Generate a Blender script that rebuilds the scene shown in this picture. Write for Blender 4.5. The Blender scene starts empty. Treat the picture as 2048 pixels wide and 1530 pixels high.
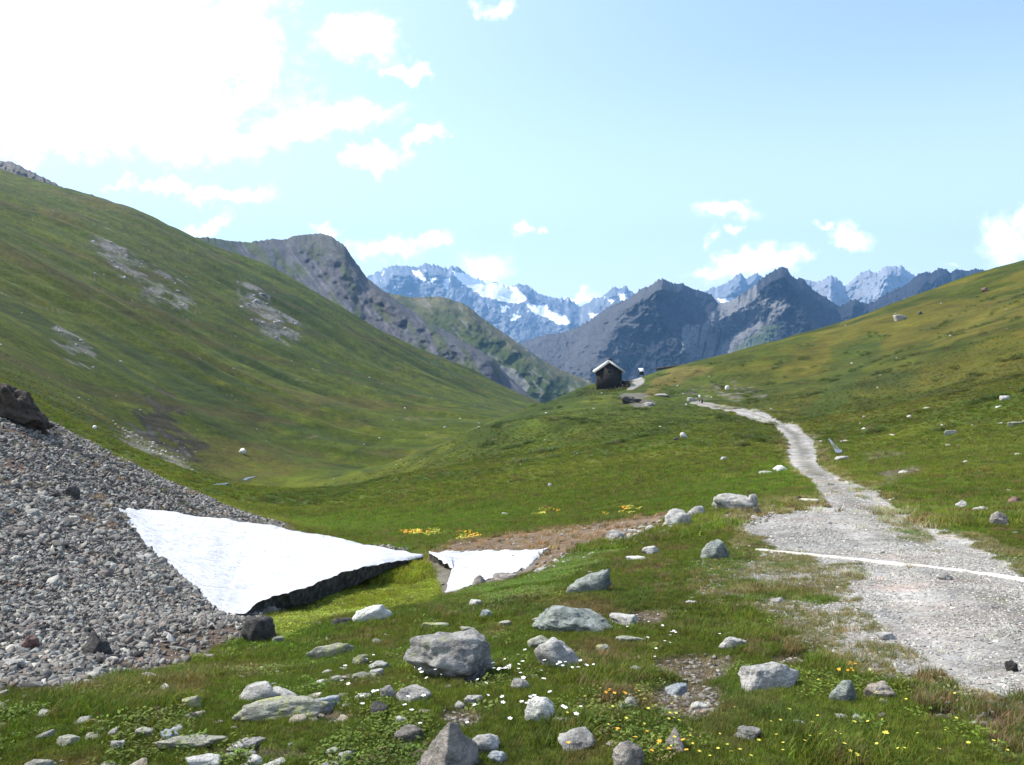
import bpy, math, random
import numpy as np
from mathutils import Vector, Matrix

# ------------------------------------------------------------------ camera, world, sun, exposure
scene = bpy.context.scene
COL = scene.collection
F, HOR, CX, CZ = 1745.0, 720.0, 1024.0, 1.65      # focal length and horizon in photo pixels, eye height
cam_d = bpy.data.cameras.new('camera')
cam_d.sensor_width = 36.0
cam_d.lens = F / 2048.0 * 36.0
cam_d.shift_y = (HOR - 765.0) / 2048.0
cam_d.clip_start, cam_d.clip_end = 0.05, 60000.0
cam = bpy.data.objects.new('camera', cam_d)
cam.location = (0, 0, CZ)
cam.rotation_euler = (math.radians(90), 0, 0)
COL.objects.link(cam)
scene.camera = cam
scene.view_settings.view_transform = 'Standard'
scene.view_settings.look = 'None'
scene.view_settings.exposure = 0.85
scene.view_settings.gamma = 1.0
scene.view_settings.use_curve_mapping = False
scene.cycles.max_bounces = 5
scene.cycles.diffuse_bounces = 3
scene.cycles.volume_bounces = 0
scene.cycles.use_denoising = True

SUN_AZ, SUN_EL = -72.0, 50.0                        # degrees; azimuth from +Y, negative to the left
SKY_STRENGTH = 0.13
SUN_STRENGTH = 4.8

def nd(nt, kind, x=0, y=0, **kw):
    n = nt.nodes.new(kind)
    for k, v in kw.items():
        setattr(n, k, v)
    return n

class NT:
    """small helper round a node tree: every call returns an output socket"""
    def __init__(s, tree): s.t = tree
    def node(s, kind, ins=None, out=0, **kw):
        n = s.t.nodes.new(kind)
        for k, v in kw.items(): setattr(n, k, v)
        for k, v in (ins or {}).items():
            sock = n.inputs[k]
            if isinstance(v, bpy.types.NodeSocket): s.t.links.new(v, sock)
            else: sock.default_value = v
        return n.outputs[out]
    def math(s, op, a, b=0.0, c=0.0, clamp=False):
        return s.node('ShaderNodeMath', {0: a, 1: b, 2: c}, operation=op, use_clamp=clamp)
    def mix(s, f, a, b, blend='MIX'):
        n = s.t.nodes.new('ShaderNodeMix'); n.data_type = 'RGBA'; n.blend_type = blend; n.clamp_factor = True
        for i, v in ((0, f), (6, a), (7, b)):
            if isinstance(v, bpy.types.NodeSocket): s.t.links.new(v, n.inputs[i])
            else: n.inputs[i].default_value = v if i == 0 else (tuple(v) + (1,))[:4]
        return n.outputs[2]
    def ramp(s, f, lo, hi, a=0.0, b=1.0):
        return s.node('ShaderNodeMapRange', {0: f, 1: lo, 2: hi, 3: a, 4: b}, interpolation_type='SMOOTHSTEP')
    def noise(s, vec, scale, detail=3.0, rough=0.55, out=0, dist=0.0):
        return s.node('ShaderNodeTexNoise', {'Vector': vec, 'Scale': scale, 'Detail': detail, 'Roughness': rough, 'Distortion': dist}, out=out)

_a, _e = math.radians(SUN_AZ), math.radians(SUN_EL)
SUN_DIRV = (math.sin(_a) * math.cos(_e), math.cos(_a) * math.cos(_e), math.sin(_e))
world = bpy.data.worlds.new('World'); scene.world = world; world.use_nodes = True
wt = world.node_tree; wt.nodes.clear(); W = NT(wt)
sky = wt.nodes.new('ShaderNodeTexSky'); sky.sky_type = 'NISHITA'; sky.sun_disc = False
sky.sun_elevation = math.radians(SUN_EL); sky.sun_rotation = math.radians(SUN_AZ)
sky.altitude = 2000; sky.air_density = 1.5; sky.dust_density = 4.0; sky.ozone_density = 1.2
gen = W.node('ShaderNodeTexCoord')
sep = wt.nodes.new('ShaderNodeSeparateXYZ'); wt.links.new(gen, sep.inputs[0])
ysafe = W.math('MAXIMUM', sep.outputs[1], 0.05)
uu = W.math('DIVIDE', sep.outputs[0], ysafe)      # tangent of the bearing and of the height above the horizon
ww = W.math('DIVIDE', sep.outputs[2], ysafe)
comb = W.node('ShaderNodeCombineXYZ', {0: uu, 1: ww, 2: 0.0})
wob = W.noise(comb, 14.0, 6.0, 0.62, out=1)
wob2 = W.noise(comb, 42.0, 5.0, 0.6, out=1)
def vadd(a, b, scale):
    d = W.node('ShaderNodeVectorMath', {0: b, 1: (0.5, 0.5, 0.5)}, operation='SUBTRACT')
    d = W.node('ShaderNodeVectorMath', {0: d, 3: scale}, operation='SCALE')
    return W.node('ShaderNodeVectorMath', {0: a, 1: d}, operation='ADD')
cw = vadd(vadd(comb, wob, 0.055), wob2, 0.040)
CLOUDS = [  # bearing and height of each cloud, its half width and half height, tilt, weight
 (712,78,66,42,0,1),(815,143,42,17,-6,1),(985,12,34,18,10,1),(857,268,32,17,22,1),(748,308,58,22,4,1),
 (690,228,72,28,0,1),(590,252,150,32,8,1),(450,383,70,17,-2,1),(320,366,46,13,4,.9),(240,372,30,11,4,.75),(412,448,50,18,14,.9),
 (656,458,24,15,0,1),(850,478,50,16,8,.9),(770,500,80,24,5,.85),(975,535,48,26,0,.8),(1044,461,16,12,5,1),(1076,457,12,10,5,1),
 (1456,427,50,16,0,1),(1428,480,15,12,40,.9),(1474,462,14,8,10,.9),(1640,447,16,5,0,.6),(1700,470,38,24,-15,1),(1500,524,95,24,16,1),(1592,497,40,10,2,.9),
 (1430,552,60,16,5,.85),(2015,490,50,50,45,1),(2046,440,24,30,30,1),(1155,602,26,9,0,.9),(1885,526,14,5,0,.7),
 (160,80,330,150,-5,1.1),(120,230,260,70,0,1.05),(380,220,90,42,0,1),(430,30,75,26,8,1),(435,115,35,38,20,.7),(520,150,10,12,0,.5),(380,290,120,30,0,.8)]
dens = None
for (px, py, a, b, rot, wgt) in CLOUDS:
    m = wt.nodes.new('ShaderNodeMapping'); m.vector_type = 'TEXTURE'
    m.inputs['Location'].default_value = ((px - CX) / F, (HOR - py) / F, 0)
    m.inputs['Rotation'].default_value = (0, 0, math.radians(rot))
    m.inputs['Scale'].default_value = (a * 1.4 / F, b * 1.36 / F, 1)
    wt.links.new(cw, m.inputs['Vector'])
    ln = W.node('ShaderNodeVectorMath', {0: m.outputs[0]}, out=1, operation='LENGTH')
    v = W.math('MULTIPLY_ADD', ln, -wgt, wgt)
    dens = v if dens is None else W.math('MAXIMUM', dens, v)
wisp = W.noise(comb, 22.0, 12.0, 0.74, dist=0.4)
dens = W.math('ADD', dens, W.math('MULTIPLY_ADD', wisp, 2.0, -1.0))
cov = W.ramp(dens, -0.15, 1.15)
front = W.ramp(sep.outputs[1], 0.05, 0.3)
cov = W.math('MULTIPLY', cov, front)
# elsewhere in the sky: loose scattered fair-weather cloud
rest = W.ramp(W.noise(gen, 2.3, 7.0, 0.6), 0.56, 0.72)
rest = W.math('MULTIPLY', rest, W.math('SUBTRACT', 1.0, front))
rest = W.math('MULTIPLY', rest, W.ramp(sep.outputs[2], 0.05, 0.25))
cov = W.math('MAXIMUM', cov, rest)
skyc = W.mix(1.0, sky.outputs[0], (1.0, 0.98, 1.10), 'MULTIPLY')
sd = W.node('ShaderNodeVectorMath', {0: gen, 1: tuple(SUN_DIRV)}, out=1, operation='DOT_PRODUCT')
aure = W.math('POWER', W.math('MAXIMUM', sd, 0.0), 2.6)                       # thin high veil, brightest round the sun
veil = W.math('ADD', 0.03, W.math('MULTIPLY_ADD', W.ramp(sep.outputs[2], 0.5, 0.0), 0.25, W.math('MULTIPLY', aure, 1.25)), clamp=True)
veil = W.math('MULTIPLY', veil, W.ramp(sep.outputs[2], -0.02, 0.02))
skyc = W.mix(veil, skyc, (5.9, 6.8, 7.4))
skyc = W.mix(W.math('MULTIPLY', W.ramp(sep.outputs[2], 0.34, 0.02, 0.0, 0.75), W.ramp(sep.outputs[2], -0.02, 0.02)), skyc, (5.35, 6.35, 6.9))
lum = W.node('ShaderNodeRGBToBW', {0: skyc})
cl = W.math('MULTIPLY_ADD', lum, 0.8, 10.0)
clc = W.node('ShaderNodeCombineXYZ', {0: cl, 1: cl, 2: cl})
fin = W.mix(W.math('MULTIPLY', cov, 0.9), skyc, clc)
bg = wt.nodes.new('ShaderNodeBackground'); wt.links.new(fin, bg.inputs[0]); bg.inputs[1].default_value = SKY_STRENGTH
wo = wt.nodes.new('ShaderNodeOutputWorld'); wt.links.new(bg.outputs[0], wo.inputs[0])

sun_d = bpy.data.lights.new('sun', 'SUN'); sun_d.energy = SUN_STRENGTH; sun_d.angle = math.radians(0.5); sun_d.color = (1.0, 0.955, 0.87)
sun = bpy.data.objects.new('sun', sun_d); COL.objects.link(sun)
_a, _e = math.radians(SUN_AZ), math.radians(SUN_EL)
SUN_DIR = Vector((math.sin(_a) * math.cos(_e), math.cos(_a) * math.cos(_e), math.sin(_e)))
sun.rotation_euler = SUN_DIR.to_track_quat('Z', 'Y').to_euler()

# ------------------------------------------------------------------ noise and numeric helpers
RNG = np.random.default_rng(11)
random.seed(5)
_P = np.random.default_rng(3).permutation(4096)
_P = np.concatenate([_P, _P])
_G2 = np.stack([np.cos(np.arange(4096) * 2.399963), np.sin(np.arange(4096) * 2.399963)], 1)
_g = np.random.default_rng(4).normal(size=(4096, 3)); _G3 = _g / np.linalg.norm(_g, axis=1)[:, None]
def _fade(t): return t * t * t * (t * (t * 6 - 15) + 10)
def perlin2(x, y, seed=0):
    x = np.asarray(x, float) + seed * 37.17; y = np.asarray(y, float) + seed * 91.73
    xi = np.floor(x).astype(np.int64); yi = np.floor(y).astype(np.int64)
    xf = x - xi; yf = y - yi; u = _fade(xf); v = _fade(yf)
    def g(i, j, dx, dy):
        h = _P[_P[(xi + i) & 4095] + ((yi + j) & 4095)] & 4095
        return _G2[h, 0] * dx + _G2[h, 1] * dy
    a = g(0, 0, xf, yf); b = g(1, 0, xf - 1, yf); c = g(0, 1, xf, yf - 1); d = g(1, 1, xf - 1, yf - 1)
    return ((a + (b - a) * u) * (1 - v) + (c + (d - c) * u) * v) * 1.5
def fbm2(x, y, octv=4, seed=0, gain=0.5, lac=2.03):
    s = 0; a = 1.0; n = 0
    for o in range(octv):
        s = s + a * perlin2(x * lac ** o, y * lac ** o, seed + o * 7); n += a; a *= gain
    return s / n
def ridge2(x, y, octv=4, seed=0, gain=0.5):
    s = 0; a = 1.0; n = 0
    for o in range(octv):
        s = s + a * (1 - 2 * np.abs(perlin2(x * 2.1 ** o, y * 2.1 ** o, seed + o * 5))); n += a; a *= gain
    return s / n
def perlin3(p, seed=0):
    p = p + np.array([seed * 13.7, seed * 71.3, seed * 5.9]); i = np.floor(p).astype(np.int64); f = p - i; w = _fade(f)
    r = 0
    for dx in (0, 1):
        for dy in (0, 1):
            for dz in (0, 1):
                h = _P[(_P[(_P[(i[:, 0] + dx) & 4095] + i[:, 1] + dy) & 4095] + i[:, 2] + dz) & 4095] & 4095
                g = _G3[h]
                d = g[:, 0] * (f[:, 0] - dx) + g[:, 1] * (f[:, 1] - dy) + g[:, 2] * (f[:, 2] - dz)
                r = r + d * np.where(dx, w[:, 0], 1 - w[:, 0]) * np.where(dy, w[:, 1], 1 - w[:, 1]) * np.where(dz, w[:, 2], 1 - w[:, 2])
    return r * 1.5
def sstep(a, b, x):
    t = np.clip((x - a) / (b - a), 0, 1); return t * t * (3 - 2 * t)
def inpoly(x, y, poly):
    x = np.asarray(x); y = np.asarray(y); r = np.zeros(np.broadcast(x, y).shape, bool); n = len(poly)
    for i in range(n):
        x1, y1 = poly[i]; x2, y2 = poly[(i + 1) % n]
        if y1 == y2: continue
        c = ((y1 > y) != (y2 > y)) & (x < (x2 - x1) * (y - y1) / (y2 - y1) + x1)
        r ^= c
    return r
def tps_fit(P, v, lam=1e-4):
    n = len(P); d2 = ((P[:, None] - P[None]) ** 2).sum(2)
    K = 0.5 * d2 * np.log(d2 + 1e-12) + lam * np.eye(n)
    A = np.zeros((n + 3, n + 3)); A[:n, :n] = K; A[:n, n] = 1; A[:n, n + 1:] = P; A[n, :n] = 1; A[n + 1:, :n] = P.T
    return np.linalg.solve(A, np.concatenate([v, np.zeros(3)]))
def tps_eval(P, c, Q):
    out = np.empty(len(Q)); n = len(P)
    for i in range(0, len(Q), 60000):
        q = Q[i:i + 60000]; d2 = ((q[:, None] - P[None]) ** 2).sum(2)
        out[i:i + 60000] = (0.5 * d2 * np.log(d2 + 1e-12)) @ c[:n] + c[n] + q @ c[n + 1:]
    return out

# ------------------------------------------------------------------ mesh and property helpers
def link_mesh(name, verts, faces, mats, parent=None, cols=None, smooth=True, matidx=None):
    me = bpy.data.meshes.new(name)
    verts = np.asarray(verts, np.float32); me.vertices.add(len(verts)); me.vertices.foreach_set('co', verts.ravel())
    if isinstance(faces, np.ndarray):
        k = faces.shape[1]; nf = len(faces)
        me.loops.add(nf * k); me.loops.foreach_set('vertex_index', faces.astype(np.int32).ravel())
        me.polygons.add(nf); me.polygons.foreach_set('loop_start', np.arange(0, nf * k, k, dtype=np.int32))
    else:
        idx = [i for f in faces for i in f]; st = np.cumsum([0] + [len(f) for f in faces])[:-1]; nf = len(faces)
        me.loops.add(len(idx)); me.loops.foreach_set('vertex_index', np.array(idx, np.int32))
        me.polygons.add(nf); me.polygons.foreach_set('loop_start', st.astype(np.int32))
    if smooth: me.polygons.foreach_set('use_smooth', np.ones(nf, bool))
    for m in (mats if isinstance(mats, (list, tuple)) else [mats]): me.materials.append(m)
    if matidx is not None: me.polygons.foreach_set('material_index', np.asarray(matidx, np.int32))
    if cols is not None:
        at = me.color_attributes.new('gcol', 'FLOAT_COLOR', 'POINT')
        c = np.ones((len(verts), 4), np.float32); c[:, :3] = cols; at.data.foreach_set('color', c.ravel())
    me.update(calc_edges=True)
    o = bpy.data.objects.new(name, me); COL.objects.link(o)
    if parent is not None: o.parent = parent
    return o
def tag(o, label=None, cat=None, group=None, kind=None):
    if label: o['label'] = label
    if cat: o['category'] = cat
    if group: o['group'] = group
    if kind: o['kind'] = kind
    return o
def empty(name, loc, rz=0.0):
    o = bpy.data.objects.new(name, None); o.location = loc; o.rotation_euler = (0, 0, rz); o.empty_display_size = 0.1
    COL.objects.link(o); return o
def gridfaces(nr, nc):
    a = (np.arange(nr - 1)[:, None] * nc + np.arange(nc - 1)[None]).ravel()
    return np.stack([a, a + 1, a + nc + 1, a + nc], 1)

# ------------------------------------------------------------------ materials
def new_mat(name, rough=0.85, spec=0.25):
    m = bpy.data.materials.new(name); m.use_nodes = True; t = m.node_tree
    b = t.nodes['Principled BSDF']; b.inputs['Roughness'].default_value = rough; b.inputs['Specular IOR Level'].default_value = spec
    return m, NT(t), b
def setin(T, b, name, v): 
    if isinstance(v, bpy.types.NodeSocket): T.t.links.new(v, b.inputs[name])
    else: b.inputs[name].default_value = v
def bump(T, h, dist, strength=1.0, nrm=None):
    ins = {'Height': h, 'Distance': dist, 'Strength': strength}
    if nrm is not None: ins['Normal'] = nrm
    return T.node('ShaderNodeBump', ins)

def ground_material():
    m, T, b = new_mat('meadow_ground', 0.95, 0.1)
    pos = T.node('ShaderNodeNewGeometry')
    col = T.node('ShaderNodeAttribute', attribute_name='gcol')
    n1 = T.noise(pos, 0.06, 8, 0.72); n2 = T.noise(pos, 2.2, 6, 0.7); n3 = T.noise(pos, 28.0, 4, 0.7)
    f = T.math('ADD', T.math('MULTIPLY', n1, 1.2), T.math('ADD', T.math('MULTIPLY', n2, 0.9), T.math('MULTIPLY', n3, 0.8)))
    nf = T.noise(pos, 0.5, 7, 0.75)
    f = T.math('MULTIPLY_ADD', T.math('MULTIPLY_ADD', nf, 0.9, f), 1.35, -1.58)
    f = T.math('MAXIMUM', f, 0.2)
    fc = T.node('ShaderNodeCombineXYZ', {0: f, 1: f, 2: f})
    c = T.mix(1.0, col, fc, 'MULTIPLY')
    hue = T.noise(pos, 0.35, 6, 0.7)
    c = T.mix(T.ramp(hue, 0.5, 0.72, 0, .55), c, T.mix(1.0, c, (1.5, 1.0, 0.9), 'MULTIPLY'))
    setin(T, b, 'Base Color', c)
    nrm = bump(T, T.noise(pos, 0.12, 6, 0.65), 2.2, 0.55)
    nrm = bump(T, T.noise(pos, 1.3, 5, 0.7), 0.28, 0.6, nrm)
    nrm = bump(T, T.noise(pos, 16.0, 4, 0.7), 0.035, 0.8, nrm)
    setin(T, b, 'Normal', nrm)
    return m
def rock_face_material(name, scale, dist, contrast=1.0):
    m, T, b = new_mat(name, 0.95, 0.1)
    pos = T.node('ShaderNodeNewGeometry')
    col = T.node('ShaderNodeAttribute', attribute_name='gcol')
    mp = T.node('ShaderNodeMapping', {'Vector': pos, 'Scale': (1, 1, 0.45)})
    n1 = T.noise(mp, scale, 9, 0.68); n2 = T.noise(mp, scale * 7, 6, 0.7)
    f = T.math('MULTIPLY_ADD', T.math('ADD', n1, n2), 1.3 * contrast, 1 - 1.3 * contrast)
    f = T.math('MAXIMUM', f, 0.3)
    fc = T.node('ShaderNodeCombineXYZ', {0: f, 1: f, 2: f})
    setin(T, b, 'Base Color', T.mix(1.0, col, fc, 'MULTIPLY'))
    setin(T, b, 'Normal', bump(T, T.noise(mp, scale * 2.2, 7, 0.7), dist, 0.8, bump(T, n1, dist * 2.5, 0.6)))
    return m
M_GROUND = ground_material()

def stone_material(name, base, dark, lich=None, lich_amt=0.5, scale=9.0):
    m, T, b = new_mat(name, 0.88, 0.25)
    pos = T.node('ShaderNodeNewGeometry')
    n1 = T.noise(pos, scale, 7, 0.65, dist=0.6); n2 = T.noise(pos, scale * 7, 5, 0.7)
    mp = T.node('ShaderNodeMapping', {'Vector': pos, 'Scale': (1, 1.4, 4.5), 'Rotation': (0.35, 0.25, 0)})
    n3 = T.noise(mp, scale * 1.4, 5, 0.6)
    c = T.mix(T.ramp(n1, 0.35, 0.65), dark, base)
    c = T.mix(T.ramp(n2, 0.55, 0.75, 0, .55), c, [min(1, v * 1.35) for v in base])
    c = T.mix(T.ramp(n2, 0.30, 0.42, .6, 0), c, [v * .35 for v in dark])
    c = T.mix(T.ramp(n3, 0.54, 0.66, 0, .45), c, [v * .7 for v in dark])
    if lich:
        nl = T.noise(pos, scale * .8, 6, 0.7, dist=1.0)
        c = T.mix(T.ramp(nl, 0.66 - .2 * lich_amt, 0.74 - .2 * lich_amt, 0, .8), c, lich)
    setin(T, b, 'Base Color', c)
    nrm = bump(T, n1, 0.06, 0.9); nrm = bump(T, T.math('ADD', n2, n3), 0.02, 1.0, nrm)
    setin(T, b, 'Normal', nrm)
    return m
ST = {
 'grey': stone_material('grey_stone', (.47, .45, .415), (.21, .20, .185), (.30, .32, .17), .35),
 'pale': stone_material('pale_stone', (.58, .56, .52), (.33, .315, .295), (.38, .39, .24), .25),
 'olive': stone_material('lichen_stone', (.44, .435, .35), (.24, .235, .19), (.40, .42, .16), .75),
 'green': stone_material('greenish_stone', (.36, .385, .35), (.14, .16, .145), (.3, .34, .2), .2),
 'blue': stone_material('bluish_stone', (.42, .455, .475), (.25, .275, .295), None),
 'white': stone_material('white_quartz', (.78, .77, .72), (.6, .59, .52), None),
 'cream': stone_material('cream_stone', (.52, .46, .38), (.3, .25, .2), (.35, .33, .2), .15),
 'brown': stone_material('brown_stone', (.36, .32, .285), (.18, .16, .145), (.26, .26, .17), .25),
 'dark': stone_material('dark_stone', (.10, .095, .09), (.045, .042, .04), None),
 'crag': stone_material('brown_crag', (.085, .068, .052), (.03, .026, .022), None, scale=3.0),
 'red': stone_material('reddish_stone', (.24, .15, .125), (.13, .08, .07), None),
 'orange': stone_material('orange_lichen_stone', (.40, .39, .33), (.25, .24, .2), (.65, .38, .03), .8),
}
def varied_stone_material(name, k_=1.0, add=0.0):
    """loose stones: each copy takes its own tone"""
    m, T, b = new_mat(name, 0.9, 0.2)
    pos = T.node('ShaderNodeNewGeometry'); rnd = T.node('ShaderNodeObjectInfo', out=5)
    c = T.node('ShaderNodeValToRGB', {0: rnd}); r = c.node.color_ramp
    warm = (1.05, 1.0, .93)
    stops = [(0, (.08, .078, .075)), (.2, (.155, .15, .145)), (.45, (.235, .23, .22)), (.62, (.20, .165, .15)), (.72, (.30, .30, .29)), (.88, (.24, .26, .25)), (1, (.50, .49, .46))]
    r.elements[0].position = 0; r.elements[0].color = stops[0][1] + (1,); r.elements[1].position = 1; r.elements[1].color = stops[-1][1] + (1,)
    for p, k in stops[1:-1]:
        e = r.elements.new(p); e.color = k + (1,)
    for e in r.elements: e.color = tuple(min(.8, (e.color[i] * k_ + add) * warm[i]) for i in range(3)) + (1,)
    n = T.noise(pos, 26, 5, 0.7)
    f = T.math('MULTIPLY_ADD', n, 1.3, 0.35); fc = T.node('ShaderNodeCombineXYZ', {0: f, 1: f, 2: f})
    setin(T, b, 'Base Color', T.mix(1.0, c, fc, 'MULTIPLY'))
    setin(T, b, 'Normal', bump(T, n, 0.02, 0.7))
    return m
M_SCREE = varied_stone_material('scree_stone', .8)
M_GRAVEL = varied_stone_material('road_gravel', .7, .13)

# ------------------------------------------------------------------ the near terrain: one sheet, from the camera to the hill crests
CTRL = """
-700 2.5 2260|0 2.5 2260|700 2.5 2050|1400 2.5 1950|2048 2.5 1920|2750 2.5 1900
-700 4 1530|0 4 1530|400 3.9 1530|1024 3.6 1530|1500 3.5 1530|2048 3.4 1530|2750 3.3 1530
2048 4.9 1350|1700 5 1350|1400 5.2 1350|1000 5.3 1350|600 5.8 1350|300 6.2 1350
2048 6.7 1230|1400 7.6 1230|1000 8 1230|700 9.5 1230|1800 7 1230
1550 11.5 1120|1800 10.3 1130|2048 9 1160|1200 12.5 1130|1000 13 1170|850 14.2 1185|600 12.8 1222|740 14.4 1192|700 13.6 1207|800 15.6 1172|900 16 1150
1000 19 1112|840 20.5 1112|1090 19 1102|1130 17 1104|1240 18.5 1074|1360 20.5 1043|1475 23 1012|1590 19 1030
1000 25 1076|1200 29 1047|1330 28 1034|850 30 1072|700 33 1062|560 37 1042|1000 34 1042|1200 36 1018|1400 36 985|1550 26 1000
850 42 1032|1000 45 1000|1200 52 960|1450 50 940|1715 22 1020|1700 30 980|1640 40 950|1605 62 900|1600 88 860|1530 112 835|1440 140 815|1380 160 803
1330 180 786|1260 165 798|1200 130 830|1200 215 776|1250 225 766|1340 245 736|1150 200 795|1290 242 752|1330 80 880|1200 80 900|1050 85 920|1330 125 832|1450 85 862
1175 222 769|1070 190 812|900 130 882|740 88 962|620 62 1004|520 52 1018
1215 222 767
1200 320 830|1290 320 800|1340 320 770|1175 300 825|1070 300 870|900 230 925|740 130 988|600 90 1012|600 150 975|480 60 1006|450 170 968|520 190 952
0 27 800|80 27 838|240 28 925|400 30 990|520 32 1038|0 40 835|80 42 860|240 40 938|400 42 998|510 44 1030
240 95 893|400 60 988|420 160 975|0 90 765|100 75 838|150 75 852|240 120 862|330 140 902|380 155 938
-100 6.8 1290|0 8.8 1200|0 11.5 1100|0 15 1000|0 20 900|240 20 1018|240 14.5 1100|240 10.3 1200|240 7.6 1300|440 11 1232|440 7.3 1330|500 11 1242|400 17 1110|600 19.5 1105|520 21 1108|540 27 1062|290 16 1092|390 12.5 1182|300 21.5 1022
0 180 650|200 200 750|400 210 850|600 220 920|800 280 890|950 400 850
0 330 500|200 350 600|400 340 720|600 380 800|800 480 800|950 600 812
0 520 410|200 540 480|400 540 590|600 560 690|800 650 745|1000 750 800
-300 700 230|0 700 362|110 710 388|205 720 410|290 740 432|380 760 480|450 780 510|560 800 547|650 820 600|760 840 665|850 860 710|950 880 745|1020 880 780|1075 860 803
-300 1150 330|0 1150 440|205 1150 490|380 1150 550|560 1150 620|760 1150 740|950 1150 820|1075 1150 870|1200 1150 930|1500 1150 900|2048 1150 760|2750 1150 700
2048 300 520|1975 297 540|1900 290 566|1800 285 604|1700 280 640|1600 275 672|1500 270 696|1420 262 716|2750 320 330
2048 150 650|1850 190 680|1700 200 722|1550 190 762|1450 185 776
2048 80 780|1850 100 800|1700 115 832|2048 42 900|1850 58 900|1700 72 890|2048 19 1020|1900 24 1010|1950 13.5 1090|1800 32 965
2750 8 1160|2750 25 900|2750 110 600|-700 9 1100|-700 18 800|-700 60 600|-700 300 300|-700 700 80
2048 450 600|1700 450 720|1420 450 790|2750 600 420
"""
cp = np.array([[float(v) for v in s.split()] for ln in CTRL.strip().split('\n') for s in ln.split('|')])
cU, cV = cp[:, 0] / F, np.log(cp[:, 1])
def base_py(D): return HOR + F * 1.65 / D
cP = np.stack([cU, cV], 1)
ccoef = tps_fit(cP, cp[:, 2] - base_py(cp[:, 1]), 2e-4)
gu = np.linspace(-1200, 3300, 320) / F; gv = np.linspace(math.log(1.15), math.log(1500), 420)
GU, GV = np.meshgrid(gu, gv)
coarse = tps_eval(cP, ccoef, np.stack([GU.ravel(), GV.ravel()], 1)).reshape(GU.shape)
def cr_matrix(xs, g):
    """Catmull-Rom rows that sample a uniform axis g at xs"""
    t = (xs - g[0]) / (g[1] - g[0]); i = np.clip(np.floor(t).astype(int), 1, len(g) - 3); f = t - i
    Mx = np.zeros((len(xs), len(g))); r = np.arange(len(xs))
    for k, w in ((-1, -.5 * f ** 3 + f ** 2 - .5 * f), (0, 1.5 * f ** 3 - 2.5 * f ** 2 + 1), (1, -1.5 * f ** 3 + 2 * f ** 2 + .5 * f), (2, .5 * f ** 3 - .5 * f ** 2)):
        Mx[r, i + k] += w
    return Mx
colpx = np.concatenate([np.arange(-1150, -80, 22), np.arange(-80, 2130, 2.3), np.arange(2130, 3250, 22)])
rowV = np.linspace(math.log(1.25), math.log(1400), 1020)
RES = cr_matrix(rowV, gv) @ coarse @ cr_matrix(colpx / F, gu).T
DD = np.exp(rowV)[:, None] * np.ones_like(colpx)[None]
PXg = colpx[None] * np.ones_like(DD)
PY = RES + base_py(DD)
X = (PXg - CX) / F * DD; Y = DD.copy(); Z = CZ - (PY - HOR) / F * DD
# --- where each kind of ground lies
SCREE = [(-1200,745),(-60,745),(60,790),(95,838),(240,918),(400,985),(545,1046),(620,1072),(760,1095),(845,1112),(700,1150),(520,1240),(545,1272),(480,1288),(400,1308),(330,1335),(250,1352),(150,1372),(0,1380),(-1200,1420)]
MOSS = [(530,1245),(620,1215),(700,1170),(790,1130),(880,1112),(905,1170),(885,1195),(760,1222),(650,1245),(560,1290)]
DIRT = [(850,1098),(930,1083),(1100,1058),(1330,1026),(1345,1042),(1250,1078),(1130,1108),(1060,1145),(960,1180),(885,1192),(880,1140),(840,1118)]
ROAD_NEAR = [(1650,1012),(1510,1035),(1485,1060),(1540,1085),(1500,1135),(1440,1160),(1460,1195),(1545,1200),(1600,1262),(1700,1318),(1850,1372),(2048,1400),(3200,1500),(3200,1300),(2048,1142),(1960,1092),(1850,1052),(1792,1018)]
ROAD_FAR = [(1660,1030),(1650,1005),(1622,962),(1578,932),(1572,872),(1545,850),(1500,838),(1440,820),(1372,804),(1400,802),(1460,813),(1530,826),(1570,848),(1602,855),(1628,880),(1636,930),(1700,963),(1762,988),(1794,1020)]
ROAD_HUT = [(1250,779),(1266,765),(1262,753),(1257,746),(1275,747),(1289,758),(1286,768),(1264,780)]
SNOWA = [(240,1018),(300,1018),(520,1048),(700,1080),(845,1113),(740,1140),(600,1190),(500,1232),(440,1230),(390,1180),(290,1092)]
SNOWB = [(855,1105),(960,1100),(1092,1100),(1060,1140),(960,1170),(885,1190)]
far = sstep(30, 60, DD)
jit = 1.0 / (1 + DD / 25.0)
jx = (fbm2(X * 1.1, Y * 1.1, 5, 21) * 46 + fbm2(X * .2, Y * .2, 3, 25) * 30) * (0.12 + jit) ; jy = (fbm2(X * 1.1, Y * 1.1, 5, 22) * 22) * (0.12 + jit)
jx2 = fbm2(X * .05, Y * .05, 5, 27) * 26; jy2 = fbm2(X * .05, Y * .05, 5, 28) * 16
def boxb(A, r, ax):
    r = int(r); 
    if r < 1: return A
    P = np.pad(A, [(r + 1, r) if k == ax else (0, 0) for k in (0, 1)], 'edge').cumsum(axis=ax)
    n = 2 * r + 1
    return (P[n:] - P[:-n]) / n if ax == 0 else (P[:, n:] - P[:, :-n]) / n
def blur(A, r):
    for _ in range(2): A = boxb(boxb(A, r, 0), r, 1)
    return A
nz_fine = None
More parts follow.
